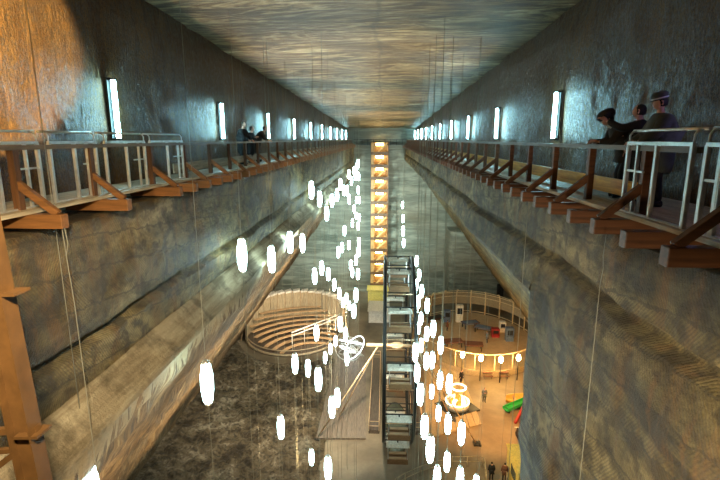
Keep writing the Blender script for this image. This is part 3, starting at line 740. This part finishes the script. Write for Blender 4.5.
for k in range(9):
    R = 4.2 + k * 1.25; zt = .4 + k * .22; segs = []
    for i in range(61):
        a0 = math.radians(50 + 150 * i / 60); q = BC + Vector((R * math.cos(a0), R * math.sin(a0), 0))
        if (q.x / (AX * .93)) ** 2 + (q.y / (AY * .93)) ** 2 < 1: segs.append(q)
    if len(segs) < 3: continue
    b = MB(); V = []; Fc = []
    for q in segs:
        d = (q - BC).normalized()
        for rr, zz in ((-.27, zt), (.27, zt), (.27, zt - .12), (-.27, zt - .12)): V.append(tuple(q + d * rr + Vector((0, 0, zz))))
    n = len(segs)
    for i in range(n - 1):
        for j in range(4): Fc.append((i * 4 + j, i * 4 + (j + 1) % 4, (i + 1) * 4 + (j + 1) % 4, (i + 1) * 4 + j))
    Fc += [(3, 2, 1, 0), tuple((n - 1) * 4 + j for j in range(4))]
    b.add(V, Fc); b.build('curved_bench', M['bench'], t)
# pale gangway rail crossing over the benches
b = MB(); p0 = on_z(292, 336, 2.2); p1 = on_z(348, 314, 2.2)
for dz in (0, .5): b.tube([p0 + Vector((0, 0, dz)), p1 + Vector((0, 0, dz))], .09, 8)
for i in range(6): q = p0.lerp(p1, i / 5); b.tube([(q.x, q.y, .1), (q.x, q.y, 2.7)], .05, 6)
tag(b.build('gangway_rail', M['white']), 'pale straight gangway rail crossing the amphitheatre', 'railing')

# ------------------------------------------------------------------ sports court ring on the right
CC = Vector((12.9, 66.0, 0)); CX, CY = 9.0, 11.2
t = thing('court_enclosure', CC, 'oval court enclosure of pale curved hoops and rails, lit warm', 'enclosure')
def el2(a, k=1.0): return (CX * k * math.cos(a), CY * k * math.sin(a))
b = MB(); b.lathe([(1, -.02), (1, .08)], 56, (0, 0, 0), CX * 1.0, CY * 1.0); b.build('court_floor', M['courtmat'], t)
NH = 24
for i in range(NH):
    deg = 360 * (i + .3) / NH; a0 = math.radians(deg)
    x, y = el2(a0); n = Vector((x, y, 0)).normalized()
    b = MB(); P0 = Vector((x, y, 0))
    if 205 < deg < 330: b.tube([P0, P0 + Vector((0, 0, 2.9))], .07, 8)
    else: b.tube([P0, P0 + Vector((0, 0, 2.9)), P0 - n * .15 + Vector((0, 0, 3.6)), P0 - n * .6 + Vector((0, 0, 4.1)), P0 - n * 1.2 + Vector((0, 0, 4.25))], .11, 8)
    b.build('hoop_post', M['courtpipe'], t)
for z, k, r, d0, d1 in ((.35, 1, .05, 0, 360), (2.9, 1, .07, 0, 360), (3.6, .985, .07, -30, 205), (4.25, .88, .05, -30, 205)):
    b = MB(); full = d1 == 360
    n_ = 72; b.tube([(*el2(math.radians(d0 + (d1 - d0) * i / n_), k), z) for i in range(n_ + (0 if full else 1))], r, 6, full); b.build('ring_rail', M['courtpipe'], t)
b = MB(); V = []; Fc = []
for i in range(41):
    a0 = math.radians(5 + 190 * i / 40)
    x, y = el2(a0, 1.012); x2, y2 = el2(a0, 1.022)
    V += [(x, y, 1.6), (x, y, 3.5), (x2, y2, 3.5), (x2, y2, 1.6)]
for i in range(40):
    for j in range(4): Fc.append((i * 4 + j, i * 4 + (j + 1) % 4, (i + 1) * 4 + (j + 1) % 4, (i + 1) * 4 + j))
b.add(V, Fc); b.build('backboard', M['net'], t)
b = MB(); V = []; Fc = []
for i in range(41):
    a0 = math.radians(195 + 170 * i / 40)
    x, y = el2(a0, 1.0); x2, y2 = el2(a0, 1.012)
    V += [(x, y, .05), (x, y, .8), (x2, y2, .8), (x2, y2, .05)]
for i in range(40):
    for j in range(4): Fc.append((i * 4 + j, i * 4 + (j + 1) % 4, (i + 1) * 4 + (j + 1) % 4, (i + 1) * 4 + j))
b.add(V, Fc); b.build('kick_wall', M['net'], t)
LP = [(462.5, 355), (481, 358.5), (501, 360), (518.5, 358)]
for k, (px, py) in enumerate(LP):
    # on the front of the oval
    best = min(((on_z(px, py, 2.9) - Vector((CC.x + el2(math.radians(a))[0], CC.y + el2(math.radians(a))[1], 2.9))).length, a) for a in range(180, 360))
    q = on_z(px, py, 2.9)
    l = thing('court_lamp', (q.x, q.y, 0), 'warm glowing lamp on a post at the court front, %s from the left' % ordinal(k + 1), 'lamp', 'warm lamps along the court front')
    b = MB(); b.tube([(0, 0, 0), (0, 0, 2.6)], .06, 8); b.build('pole', M['dark'], l)
    b = MB(); b.lathe([(.05, 2.55), (.20, 2.65), (.26, 2.95), (.20, 3.25), (.05, 3.35)], 12); b.build('globe', M['warmlamp'], l)
# things on the court
def put(px, py): p = on_z(px, py); return (p.x, p.y, 0.08)
def game_table(loc, rz, top, label):
    t = thing('game_table', loc, label, 'table', 'game tables on the court', rz)
    b = MB(); b.box((0, 0, .82), (2.5, 1.4, .14)); b.build('table_top', top, t)
    b = MB(); b.box((0, 0, .90), (2.6, 1.5, .03)); b.build('rim_board', M['brown'], t)
    for sx in (-1, 1):
        for sy in (-1, 1): b = MB(); b.box((sx * 1.05, sy * .5, .38), (.14, .14, .78)); b.build('leg', M['dark'], t)
    b = MB(); b.box((0, 0, .925), (2.3, 1.2, .03)); b.build('playfield', top, t)
game_table(put(470, 328), .3, M['blue'], 'blue topped game table at the court centre')
game_table(put(483, 333), -.5, M['blue'], 'blue topped game table beside the red machine')
game_table(put(453, 347), .2, M['brown'], 'brown topped game table near the court front left')
game_table(put(473, 350), -.1, M['brown'], 'brown topped game table near the court front centre')
game_table(put(436, 323), .6, M['dark'], 'dark game table at the court left end')
def cabinet(px, py, s, mat, label, cat='cabinet'):
    l = put(px, py); t = thing('game_cabinet', l, label, cat, 'upright cabinets on the court')
    b = MB(); b.box((0, 0, s[2] / 2), s); b.build('body', mat, t, bevel=.03)
    b = MB(); b.box((0, -s[1] / 2 - .01, s[2] * .66), (s[0] * .7, .03, s[2] * .36)); b.build('front_panel', M['black'], t)
    b = MB(); b.box((0, -s[1] / 2 - .12, s[2] * .42), (s[0] * .9, .25, .06)); b.build('shelf', mat, t)
cabinet(447, 322, (1.0, .8, 1.9), M['blue'], 'blue grey upright cabinet at the court back left')
cabinet(459, 322, (1.1, .7, 2.8), M['cream'], 'cream tall cabinet with black panel at the court back')
cabinet(495, 337, (1.1, .9, 1.3), M['red'], 'red machine at the court centre right')
cabinet(509, 341, (1.1, .9, 2.0), M['blue'], 'blue grey cabinet at the court right')
cabinet(502, 332, (.9, .8, 1.6), M['cream'], 'cream cabinet behind the red machine')
# black column behind the court
p = on_z(499, 309); t = thing('loudspeaker_column', (p.x, p.y, 0), 'tall black box column standing behind the court fence', 'loudspeaker')
b = MB(); b.box((0, 0, 2.9), (.95, .8, 2.9)); b.build('speaker_box', M['black'], t); b = MB(); b.box((0, 0, .72), (.5, .5, 1.45)); b.build('stand', M['dark'], t)
b = MB(); b.box((0, -.41, 2.9), (.8, .02, 2.6)); b.build('grille', M['dark'], t)

# lit round kiosk right of the wheel
p = on_z(457, 408)
t = thing('round_kiosk', (p.x, p.y, 0), 'brightly lit round kiosk with white ring and golden inside', 'kiosk'); t.scale = (.8, .8, .8)
b = MB(); b.box((0, .1, .1), (4.6, 4.0, .2), .5); b.build('base', M['dark'], t)
b = MB(); b.lathe([(1.55, .2), (1.6, 1.0), (1.45, 1.05), (1.4, .2)], 28); b.build('counter', M['white'], t)
b = MB(); b.tube([(1.55 * math.cos(i * math.pi / 16), 1.55 * math.sin(i * math.pi / 16), 1.1) for i in range(32)], .09, 8, True); b.build('light_ring', M['ringlamp'], t)
b = MB(); b.tube([(.15 + .95 * math.cos(i * math.pi / 12), .3 + .95 * math.sin(i * math.pi / 12), 2.9) for i in range(24)], .12, 8, True); b.build('upper_light_ring', M['ringlamp'], t)
for i in range(6):
    a0 = i * math.pi / 3; b = MB(); b.tube([(1.2 * math.cos(a0), 1.2 * math.sin(a0), .2), (.15 + .95 * math.cos(a0), .3 + .95 * math.sin(a0), 2.9)], .06, 6); b.build('upright', M['yellow'], t)
b = MB(); b.lathe([(.3, .2), (.35, 1.9), (.15, 2.3)], 12); b.build('centre_column', M['yellow'], t)
for i in range(7):
    a0 = .4 + i * 2 * math.pi / 7; q = Vector((.9 * math.cos(a0), .9 * math.sin(a0), 0)); b = MB()
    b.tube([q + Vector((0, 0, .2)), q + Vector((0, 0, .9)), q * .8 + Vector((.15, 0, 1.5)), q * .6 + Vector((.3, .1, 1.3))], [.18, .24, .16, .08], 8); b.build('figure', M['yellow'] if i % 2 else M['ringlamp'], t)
# tangled white ring sculpture left of the wheel
p = on_z(351, 360)
t = thing('ring_sculpture', (p.x, p.y, 0), 'tangle of glowing white rings left of the big wheel', 'sculpture')
rs = random.Random(4)
for k in range(9):
    R = .9 + rs.random() * .9; n = Vector((rs.gauss(0, .5), rs.gauss(0, .5), 1)).normalized(); a = n.orthogonal().normalized(); bb = n.cross(a)
    c = Vector((rs.uniform(-.6, .6), rs.uniform(-.6, .6), 1.7 + rs.uniform(-.5, .9)))
    b = MB(); b.tube([c + (a * math.cos(i * math.pi / 12) + bb * math.sin(i * math.pi / 12)) * R for i in range(24)], .05, 6, True)
    b.build('ring', M['whiteglow'] if k % 3 == 0 else M['steel'], t)
b = MB(); b.tube([(0, 0, 0), (0, 0, 2.2)], .12, 8); b.lathe([(.9, 0), (.9, .2)], 20); b.build('pedestal', M['steel'], t)
b = MB(); b.tube([(-.2, 0, 2.2), (-1.2, .6, 3.8), (-2.0, 1.6, 5.2)], .10, 8); b.tube([(.1, 0, 2.2), (-.7, .8, 4.2), (-2.0, 1.6, 5.2)], .06, 8); b.build('arm', M['white'], t)

# ------------------------------------------------------------------ small things on the floor
def picnic(px, py, label):
    p = on_z(px, py); t = thing('picnic_table', p, label, 'table', 'picnic tables before the court')
    t.scale = (.62, .8, .9)
    b = MB(); b.box((0, 0, .75), (1.9, .8, .07)); b.build('table_top', M['brown'], t)
    for sy in (-.75, .75): b = MB(); b.box((0, sy, .45), (1.9, .28, .06)); b.build('bench_seat', M['brown'], t)
    for sx in (-.7, .7):
        b = MB(); b.bar((sx, -.7, 0), (sx, .3, .75), .08, .08); b.bar((sx, .7, 0), (sx, -.3, .75), .08, .08); b.box((sx, 0, .42), (.08, 1.6, .08)); b.build('trestle', M['dark'], t)
picnic(487, 377, 'dark picnic table before the court, the left one'); picnic(503, 377, 'dark picnic table before the court, the right one')
def hull(name, px, py, rz, L, W, H, mat, label, cat):
    p = on_z(px, py); t = thing(name, p, label, cat, None, rz)
    b = MB(); V = []; Fc = []; n = 14
    for i in range(n + 1):
        u = -1 + 2 * i / n; wd = W / 2 * (1 - abs(u) ** 2.6) ** .5 if abs(u) < 1 else .02
        for (kx, z) in ((-.55, .03), (-1, H * (.8 + .2 * u * u)), (-.8, H * (.8 + .2 * u * u)), (-.4, .12), (.4, .12), (.8, H * (.8 + .2 * u * u)), (1, H * (.8 + .2 * u * u)), (.55, .03)):
            V.append((u * L / 2, kx * max(wd, .03), z))
    for i in range(n):
        for j in range(8): Fc.append((i * 8 + j, i * 8 + (j + 1) % 8, (i + 1) * 8 + (j + 1) % 8, (i + 1) * 8 + j))
    b.add(V, Fc, True); b.build('hull', mat, t)
    for u in (-.25, .25): b = MB(); b.box((u * L, 0, H * .6), (.25, W * .78, .05)); b.build('seat_board', M['bench'], t)
hull('rowing_boat', 523, 401, .15, 4.0, 1.8, .6, M['yellow'], 'yellow oval boat with a dark figure behind it, by the right wall', 'boat')
p0 = on_z(505, 413); p1 = on_z(530, 404)
t = thing('slide', p0, 'long green slide lying toward the right wall', 'slide', None, math.atan2(p1.y - p0.y, p1.x - p0.x)); L = (p1 - p0).length
b = MB(); b.box((L / 2, 0, .45), (L, .7, .06), 0, 0, -.06); b.box((L / 2, .36, .6), (L, .06, .34), 0, 0, -.06); b.box((L / 2, -.36, .6), (L, .06, .34), 0, 0, -.06); b.build('chute', M['green'], t)
for u in (.1, .5, .9): b = MB(); b.box((L * u, 0, .2), (.1, .6, .4)); b.build('support', M['dark'], t)
p0 = on_z(515, 424); p1 = on_z(530, 404)
b = MB(); b.tube([(p0.x, p0.y, .15), (p1.x, p1.y, 1.5)], .16, 8); b.tube([(p0.x + .5, p0.y, .15), (p1.x + .3, p1.y, 1.5)], .10, 8)
tag(b.build('leaning_pole', M['red']), 'pair of red poles leaning by the right wall', 'pole')
p = on_z(518, 440); t = thing('motor_scooter', p, 'dark scooter parked between red poles and yellow chest', 'scooter')
b = MB(); b.tube([(0, -.6, .3), (0, 0, .45), (0, .35, .8), (0, .45, 1.1)], [.1, .22, .14, .04], 8); b.box((0, -.3, .75), (.3, .7, .14)); b.build('body', M['black'], t, bevel=.03)
for yy in (-.65, .6):
    w_ = MB(); w_.tube([(0, yy + .24 * math.cos(i * math.pi / 8), .28 + .24 * math.sin(i * math.pi / 8)) for i in range(16)], .06, 6, True); w_.build('wheel', M['dark'], t)
b = MB(); b.tube([(-.3, .42, 1.1), (.3, .42, 1.1)], .03, 6); b.build('handlebar', M['steel'], t)
p = on_z(531, 442); t = thing('storage_chest', p, 'yellow storage chest against the right wall corner', 'chest')
b = MB(); b.box((0, 0, .7), (1.5, 1.5, 1.4)); b.build('chest_body', M['yellow'], t, bevel=.03); b = MB(); b.box((0, 0, 1.46), (1.6, 1.6, .12)); b.build('lid', M['yellow'], t, bevel=.03)
# booth at the bottom right
p = on_z(521, 474); t = thing('ticket_booth', (p.x - .15, p.y - 1.6, 0), 'tall bright yellow booth at the bottom beside the right wall', 'booth')
b = MB(); b.box((0, 0, 1.3), (2.2, 3.6, 2.6)); b.build('booth_wall', M['booth'], t); b = MB(); b.box((0, 0, 2.66), (2.4, 3.8, .12)); b.build('roof', M['booth'], t)
b = MB(); b.box((-1.11, -.3, 1.5), (.03, 1.4, .9)); b.build('window', M['greenglass'], t)
# railings at the bottom edge
def floor_rail(pts, label):
    P = [on_z(*q) for q in pts]; t = thing('floor_railing', P[0], label, 'railing', 'railings at the bottom edge'); O = P[0]
    for z in (.55, 1.05): b = MB(); b.tube([q - O + Vector((0, 0, z)) for q in P], .035, 6); b.build('rail', M['palewood'], t)
    tot = 0
    for a, c in zip(P[:-1], P[1:]):
        n = max(1, round((c - a).length / 1.2))
        for i in range(n): q = a.lerp(c, i / n) - O; b = MB(); b.tube([q, q + Vector((0, 0, 1.08))], .04, 6); b.build('post', M['palewood'], t)
    q = P[-1] - O; b = MB(); b.tube([q, q + Vector((0, 0, 1.08))], .04, 6); b.build('post', M['palewood'], t)
floor_rail([(395, 490), (405, 484), (420, 477), (435, 472), (450, 469)], 'curved pale railing sweeping up from the bottom edge under the lanterns')
floor_rail([(452, 467), (482, 467)], 'short straight pale railing right of the curved one')
floor_rail([(484, 469), (486, 486)], 'pale railing end beside the two people at the bottom')
floor_rail([(506, 470), (506, 486)], 'pale railing against the yellow booth')
floor_rail([(507, 466), (514, 462)], 'short pale railing behind the yellow booth')

# ------------------------------------------------------------------ people
def skin_to_mesh(verts, edges, radii, root, sub=1):
    me = bpy.data.meshes.new('tmp'); me.from_pydata([tuple(v) for v in verts], edges, [])
    o = bpy.data.objects.new('tmp', me); COL.objects.link(o)
    m = o.modifiers.new('s', 'SKIN'); m.use_smooth_shade = True
    sv = me.skin_vertices[0].data
    for i, r in enumerate(radii):
        sv[i].radius = (r if isinstance(r, tuple) else (r, r)); sv[i].use_root = (i == root)
    s = o.modifiers.new('u', 'SUBSURF'); s.levels = sub; s.render_levels = sub
    dg = bpy.context.evaluated_depsgraph_get(); dg.update()
    res = bpy.data.meshes.new_from_object(o.evaluated_get(dg))
    bpy.data.objects.remove(o); return res
def head_geo(mb, c, R, detail):      # an egg of a head with brow, nose, chin, ears; faces local +Y
    n, k = (18, 14) if detail else (10, 8); vs = []; fs = []
    for j in range(k + 1):
        th = math.pi * j / k
        for i in range(n):
            ph = 2 * math.pi * i / n
            v = Vector((math.sin(th) * math.cos(ph), math.sin(th) * math.sin(ph), math.cos(th)))
            x, y, z = v.x * .076, v.y * .096, v.z * .118
            if z < 0: x *= 1 + .35 * z / .118 * .9; y = y * (1 + .25 * z / .118) + .012 * (-z / .118)
            if detail and v.y > .75 and abs(v.x) < .35 and -.45 < v.z < .15: y += .026 * (1 - abs(v.x) / .35) * (1 - abs(v.z + .18) / .35 if abs(v.z + .18) < .35 else 0)
            if detail and v.y > .6 and .25 < abs(v.x) < .6 and .0 < v.z < .3: y -= .008
            vs.append(c + R @ Vector((x, y, z)))
    for j in range(k):
        for i in range(n): fs.append((j * n + i, j * n + (i + 1) % n, (j + 1) * n + (i + 1) % n, (j + 1) * n + i))
    mb.add(vs, fs, True)
    if detail:
        for sx in (-1, 1): mb.tube([c + R @ Vector((sx * .074, -.005, .03)), c + R @ Vector((sx * .088, -.015, .02)), c + R @ Vector((sx * .084, -.012, -.015)), c + R @ Vector((sx * .074, 0, -.03))], .011, 6)
        mb.tube([c + R @ Vector((-.022, .094, -.062)), c + R @ Vector((.022, .094, -.062))], .006, 5)
def hand_geo(mb, w, d, up, grip=.5):   # palm and five curled fingers starting at wrist w along d
    d = d.normalized(); s = d.cross(up).normalized(); u = s.cross(d).normalized()
    mb.tube([w, w + d * .035, w + d * .085], [.026, .036, .034], 8)
    for i, L in enumerate((.068, .078, .072, .056)):
        a = w + d * .082 + s * (-.030 + .020 * i); p = [a]
        dd = d.copy()
        for q in range(3):
            dd = (dd - u * grip * .55).normalized(); p.append(p[-1] + dd * L / 3 * 1.1)
        mb.tube(p, [.0095, .009, .008, .006], 6)
    a = w + d * .03 - s * .028
    mb.tube([a, a - s * .03 + d * .02 - u * .01, a - s * .038 + d * .05 - u * .02], [.012, .011, .008], 6)
def mesh_into(mb, me):
    mb.add([v.co.copy() for v in me.vertices], [tuple(p.vertices) for p in me.polygons], True); bpy.data.meshes.remove(me)
def person(loc, face, label, J, coat, legs, hat=None, detail=True, group=None, scarf=None, coat_len=.55, scale=1.0, hands_up=Vector((0, 0, 1)), grip=.6, head_pitch=0, head_yaw=0, wide=1.0):
    # J: joints in a frame whose +Y is where the figure faces; angle `face` is the world heading
    t = thing('person', loc, label, 'person', group, face - math.pi / 2); t.scale = (scale,) * 3
    V = {k: Vector(v) for k, v in J.items()}
    ks = ['pel', 'spi', 'che', 'nek', 'hed', 'shL', 'elL', 'haL', 'shR', 'elR', 'haR', 'hiL', 'knL', 'anL', 'toL', 'hiR', 'knR', 'anR', 'toR']
    E = [('pel', 'spi'), ('spi', 'che'), ('che', 'nek'), ('nek', 'hed'), ('che', 'shL'), ('shL', 'elL'), ('elL', 'haL'), ('che', 'shR'), ('shR', 'elR'), ('elR', 'haR'),
         ('pel', 'hiL'), ('hiL', 'knL'), ('knL', 'anL'), ('anL', 'toL'), ('pel', 'hiR'), ('hiR', 'knR'), ('knR', 'anR'), ('anR', 'toR')]
    rad = dict(pel=.13, spi=.12, che=.14, nek=.055, hed=.06, shL=.062, elL=.042, haL=.026, hiL=.085, knL=.055, anL=.038, toL=.035)
    for k in list(rad):
        if k[-1] == 'L': rad[k[:-1] + 'R'] = rad[k]
    idx = {k: i for i, k in enumerate(ks)}
    sub = 1
    m = MB(); mesh_into(m, skin_to_mesh([V[k] for k in ks], [(idx[a], idx[b]) for a, b in E], [rad[k] for k in ks], 0, sub))
    R = Matrix.Rotation(head_yaw, 3, 'Z') @ Matrix.Rotation(head_pitch, 3, 'X')
    head_geo(m, V['hed'], R, detail)
    for s in 'LR':
        if detail: hand_geo(m, V['ha' + s], V['ha' + s] - V['el' + s], hands_up, grip)
        else: m.tube([V['ha' + s], V['ha' + s] + (V['ha' + s] - V['el' + s]).normalized() * .12], [.03, .025], 6)
    body = m.build('body', M['skin'], t)
    # coat over torso and arms
    k2 = ['pel', 'spi', 'che', 'nek', 'shL', 'elL', 'haL', 'shR', 'elR', 'haR']; r2 = dict(pel=.21, spi=.20, che=.21, nek=.09, shL=.105, elL=.075, haL=.055)
    for k in list(r2):
        if k[-1] == 'L': r2[k[:-1] + 'R'] = r2[k]
    r2 = {k: r * wide for k, r in r2.items()}
    W = {k: V[k].copy() for k in k2}; W['nek'] = V['che'].lerp(V['nek'], .85)
    for s in 'LR': W['ha' + s] = V['el' + s].lerp(V['ha' + s], .93)
    E2 = [('pel', 'spi'), ('spi', 'che'), ('che', 'nek'), ('che', 'shL'), ('shL', 'elL'), ('elL', 'haL'), ('che', 'shR'), ('shR', 'elR'), ('elR', 'haR')]
    vs = [W[k] for k in k2]; rr = [r2[k] for k in k2]; i2 = {k: i for i, k in enumerate(k2)}; ed = [(i2[a], i2[b]) for a, b in E2]
    if coat_len > 0:
        vs.append(V['pel'] - Vector((0, 0, coat_len))); rr.append(.22); ed.append((0, len(vs) - 1))
    m = MB(); mesh_into(m, skin_to_mesh(vs, ed, rr, 0, sub)); m.build('coat', coat, t)
    # trousers and shoes
    k3 = ['pel', 'hiL', 'knL', 'anL', 'hiR', 'knR', 'anR']; r3 = [.15, .105, .078, .065, .105, .078, .065]
    m = MB(); mesh_into(m, skin_to_mesh([V[k] for k in k3], [(0, 1), (1, 2), (2, 3), (0, 4), (4, 5), (5, 6)], r3, 0, sub)); m.build('trousers', legs, t)
    for s in 'LR':
        m = MB(); a = V['an' + s]; b_ = V['to' + s]; m.tube([a + Vector((0, -.05, -.02)), a.lerp(b_, .4), b_ + Vector((0, .03, 0))], [.05, .055, .04], 8); m.build('shoe', M['black'], t)
    c = V['hed']
    def part(name, mat, geo):
        m = MB(); geo(m); m.v = [tuple(c + R @ Vector(v)) for v in m.v]; m.build(name, mat, t)
    part('hair', M['hair'], lambda m: m.lathe([(.03, -.07), (.075, -.05), (.088, 0), (.085, .06), (.055, .105), (.01, .122)], 14, (0, -.022, 0), .95, 1.05))
    if hat == 'fur':
        part('fur_hat', M['hair'], lambda m: m.lathe([(.09, .02), (.135, .03), (.155, .09), (.14, .155), (.08, .185), (.01, .19)], 18, (0, -.01, 0), 1, 1.08))
    if hat == 'cap':
        part('flat_hat', M['coat'], lambda m: m.lathe([(.085, .05), (.105, .055), (.112, .10), (.118, .13), (.09, .165), (.02, .178)], 18, (0, -.01, 0), 1, 1.12))
        part('hat_band', M['band'], lambda m: m.lathe([(.106, .066), (.110, .068), (.112, .084), (.108, .086)], 18, (0, -.01, 0), 1, 1.12))
        part('hat_peak', M['black'], lambda m: m.lathe([(.02, .056), (.085, .048), (.085, .056), (.02, .066)], 18, (0, .065, 0), .95, 1.0))
    if scarf:
        m = MB(); q = V['nek']; m.tube([q + Vector((.085 * math.cos(i * math.pi / 6), .075 * math.sin(i * math.pi / 6), .01 * math.sin(i))) for i in range(12)], .032, 7, True); m.build('scarf', scarf, t)
    return t
def stand(h=1.75, lean=0.0, arms='rail', bend=0.0):
    k = h / 1.75; y = lean
    J = dict(pel=(0, -bend * .25, .93), spi=(0, y * .3, 1.12), che=(0, y * .7 + bend * .25, 1.36 - bend * .10), nek=(0, y + bend * .42, 1.50 - bend * .18), hed=(0, y + .03 + bend * .58, 1.645 - bend * .25),
             hiL=(-.10, -bend * .25, .88), knL=(-.11, .03, .48), anL=(-.11, -.03, .09), toL=(-.13, .12, .045), hiR=(.10, -bend * .25, .88), knR=(.11, .03, .48), anR=(.11, -.03, .09), toR=(.13, .12, .045))
    c = Vector(J['che'])
    J['shL'] = (-.19, c.y, c.z + .03); J['shR'] = (.19, c.y, c.z + .03)
    if arms == 'rail':
        J['elL'] = (-.25, c.y + .14, c.z - .22); J['elR'] = (.25, c.y + .14, c.z - .22); J['haL'] = (-.13, c.y + .36, 1.03 / k); J['haR'] = (.13, c.y + .36, 1.03 / k)
    elif arms == 'down':
        J['elL'] = (-.25, c.y - .02, c.z - .27); J['elR'] = (.25, c.y - .02, c.z - .27); J['haL'] = (-.26, c.y + .08, c.z - .50); J['haR'] = (.26, c.y + .08, c.z - .50)
    elif arms == 'point':
        J['elL'] = (-.20, c.y + .27, c.z - .02); J['haL'] = (-.14, c.y + .55, c.z + .14); J['elR'] = (.25, c.y + .02, c.z - .26); J['haR'] = (.22, c.y + .18, c.z - .40)
    elif arms == 'chest':
        J['elL'] = (-.26, c.y + .05, c.z - .24); J['elR'] = (.26, c.y + .05, c.z - .24); J['haL'] = (-.09, c.y + .24, c.z - .12); J['haR'] = (.09, c.y + .24, c.z - .12)
    return {a: tuple(Vector(v) * k) for a, v in J.items()}
PI = math.pi
person((4.34, 7.95, WZ), PI * .95, 'man in dark blue-grey coat and banded flat hat at the right steel railing', stand(1.73, .05, 'rail'), M['coat'], M['trousers'], 'cap', coat_len=.42, head_pitch=-.25, wide=1.22)
person((4.42, 8.72, WZ), PI * .80, 'person in black stretching an arm forward, beside the man in the hat', stand(1.64, .05, 'point'), M['black'], M['trousers'], None, coat_len=.35)
person((4.40, 9.25, WZ), PI * .95, 'person in round black fur hat bending over the right timber railing', stand(1.62, .08, 'rail', .42), M['coat2'], M['trousers'], 'fur', scarf=M['scarf'], coat_len=.2, head_pitch=-.5)
GL = None
person((-6.1, 20.6, WZ), -.25, 'dark-haired person in black leaning on the left railing, leftmost of three', stand(1.78, .1, 'rail'), M['black'], M['trousers'], None)
person((-6.1, 21.9, WZ), -.05, 'shorter person in black between two others at the left railing', stand(1.62, .1, 'chest'), M['black'], M['trousers'], None)
person((-6.1, 23.2, WZ), .1, 'person in black coat at the left railing, rightmost of three', stand(1.74, .18, 'rail', .3), M['coat2'], M['trousers'], None)
def fp(px, py, face, label, coat, arms='down', legs=M['trousers'], h=1.72, hat=None):
    p = on_z(px, py); person((p.x, p.y, .0), face, label, stand(h, .03, arms), coat, legs, hat, detail=False, coat_len=.15)
fp(484, 402, -PI / 2, 'person in grey jacket standing alone on the orange floor', M['grey'], 'chest')
fp(461, 383, -PI * .3, 'person in dark clothes standing at the court front left', M['black'])
fp(491, 480, PI / 2, 'person in dark jacket at the bottom railing, left of the pair', M['black'])
fp(504, 481, PI * .45, 'person in brown jacket at the bottom railing, right of the pair', M['brown'])
fp(487, 343, PI, 'person in dark clothes standing at the court centre', M['grey'])
fp(527, 393, -PI * .6, 'dark figure standing behind the yellow boat', M['black'])
fp(447, 331, 0, 'person in brown jacket at the court left end', M['brown'])
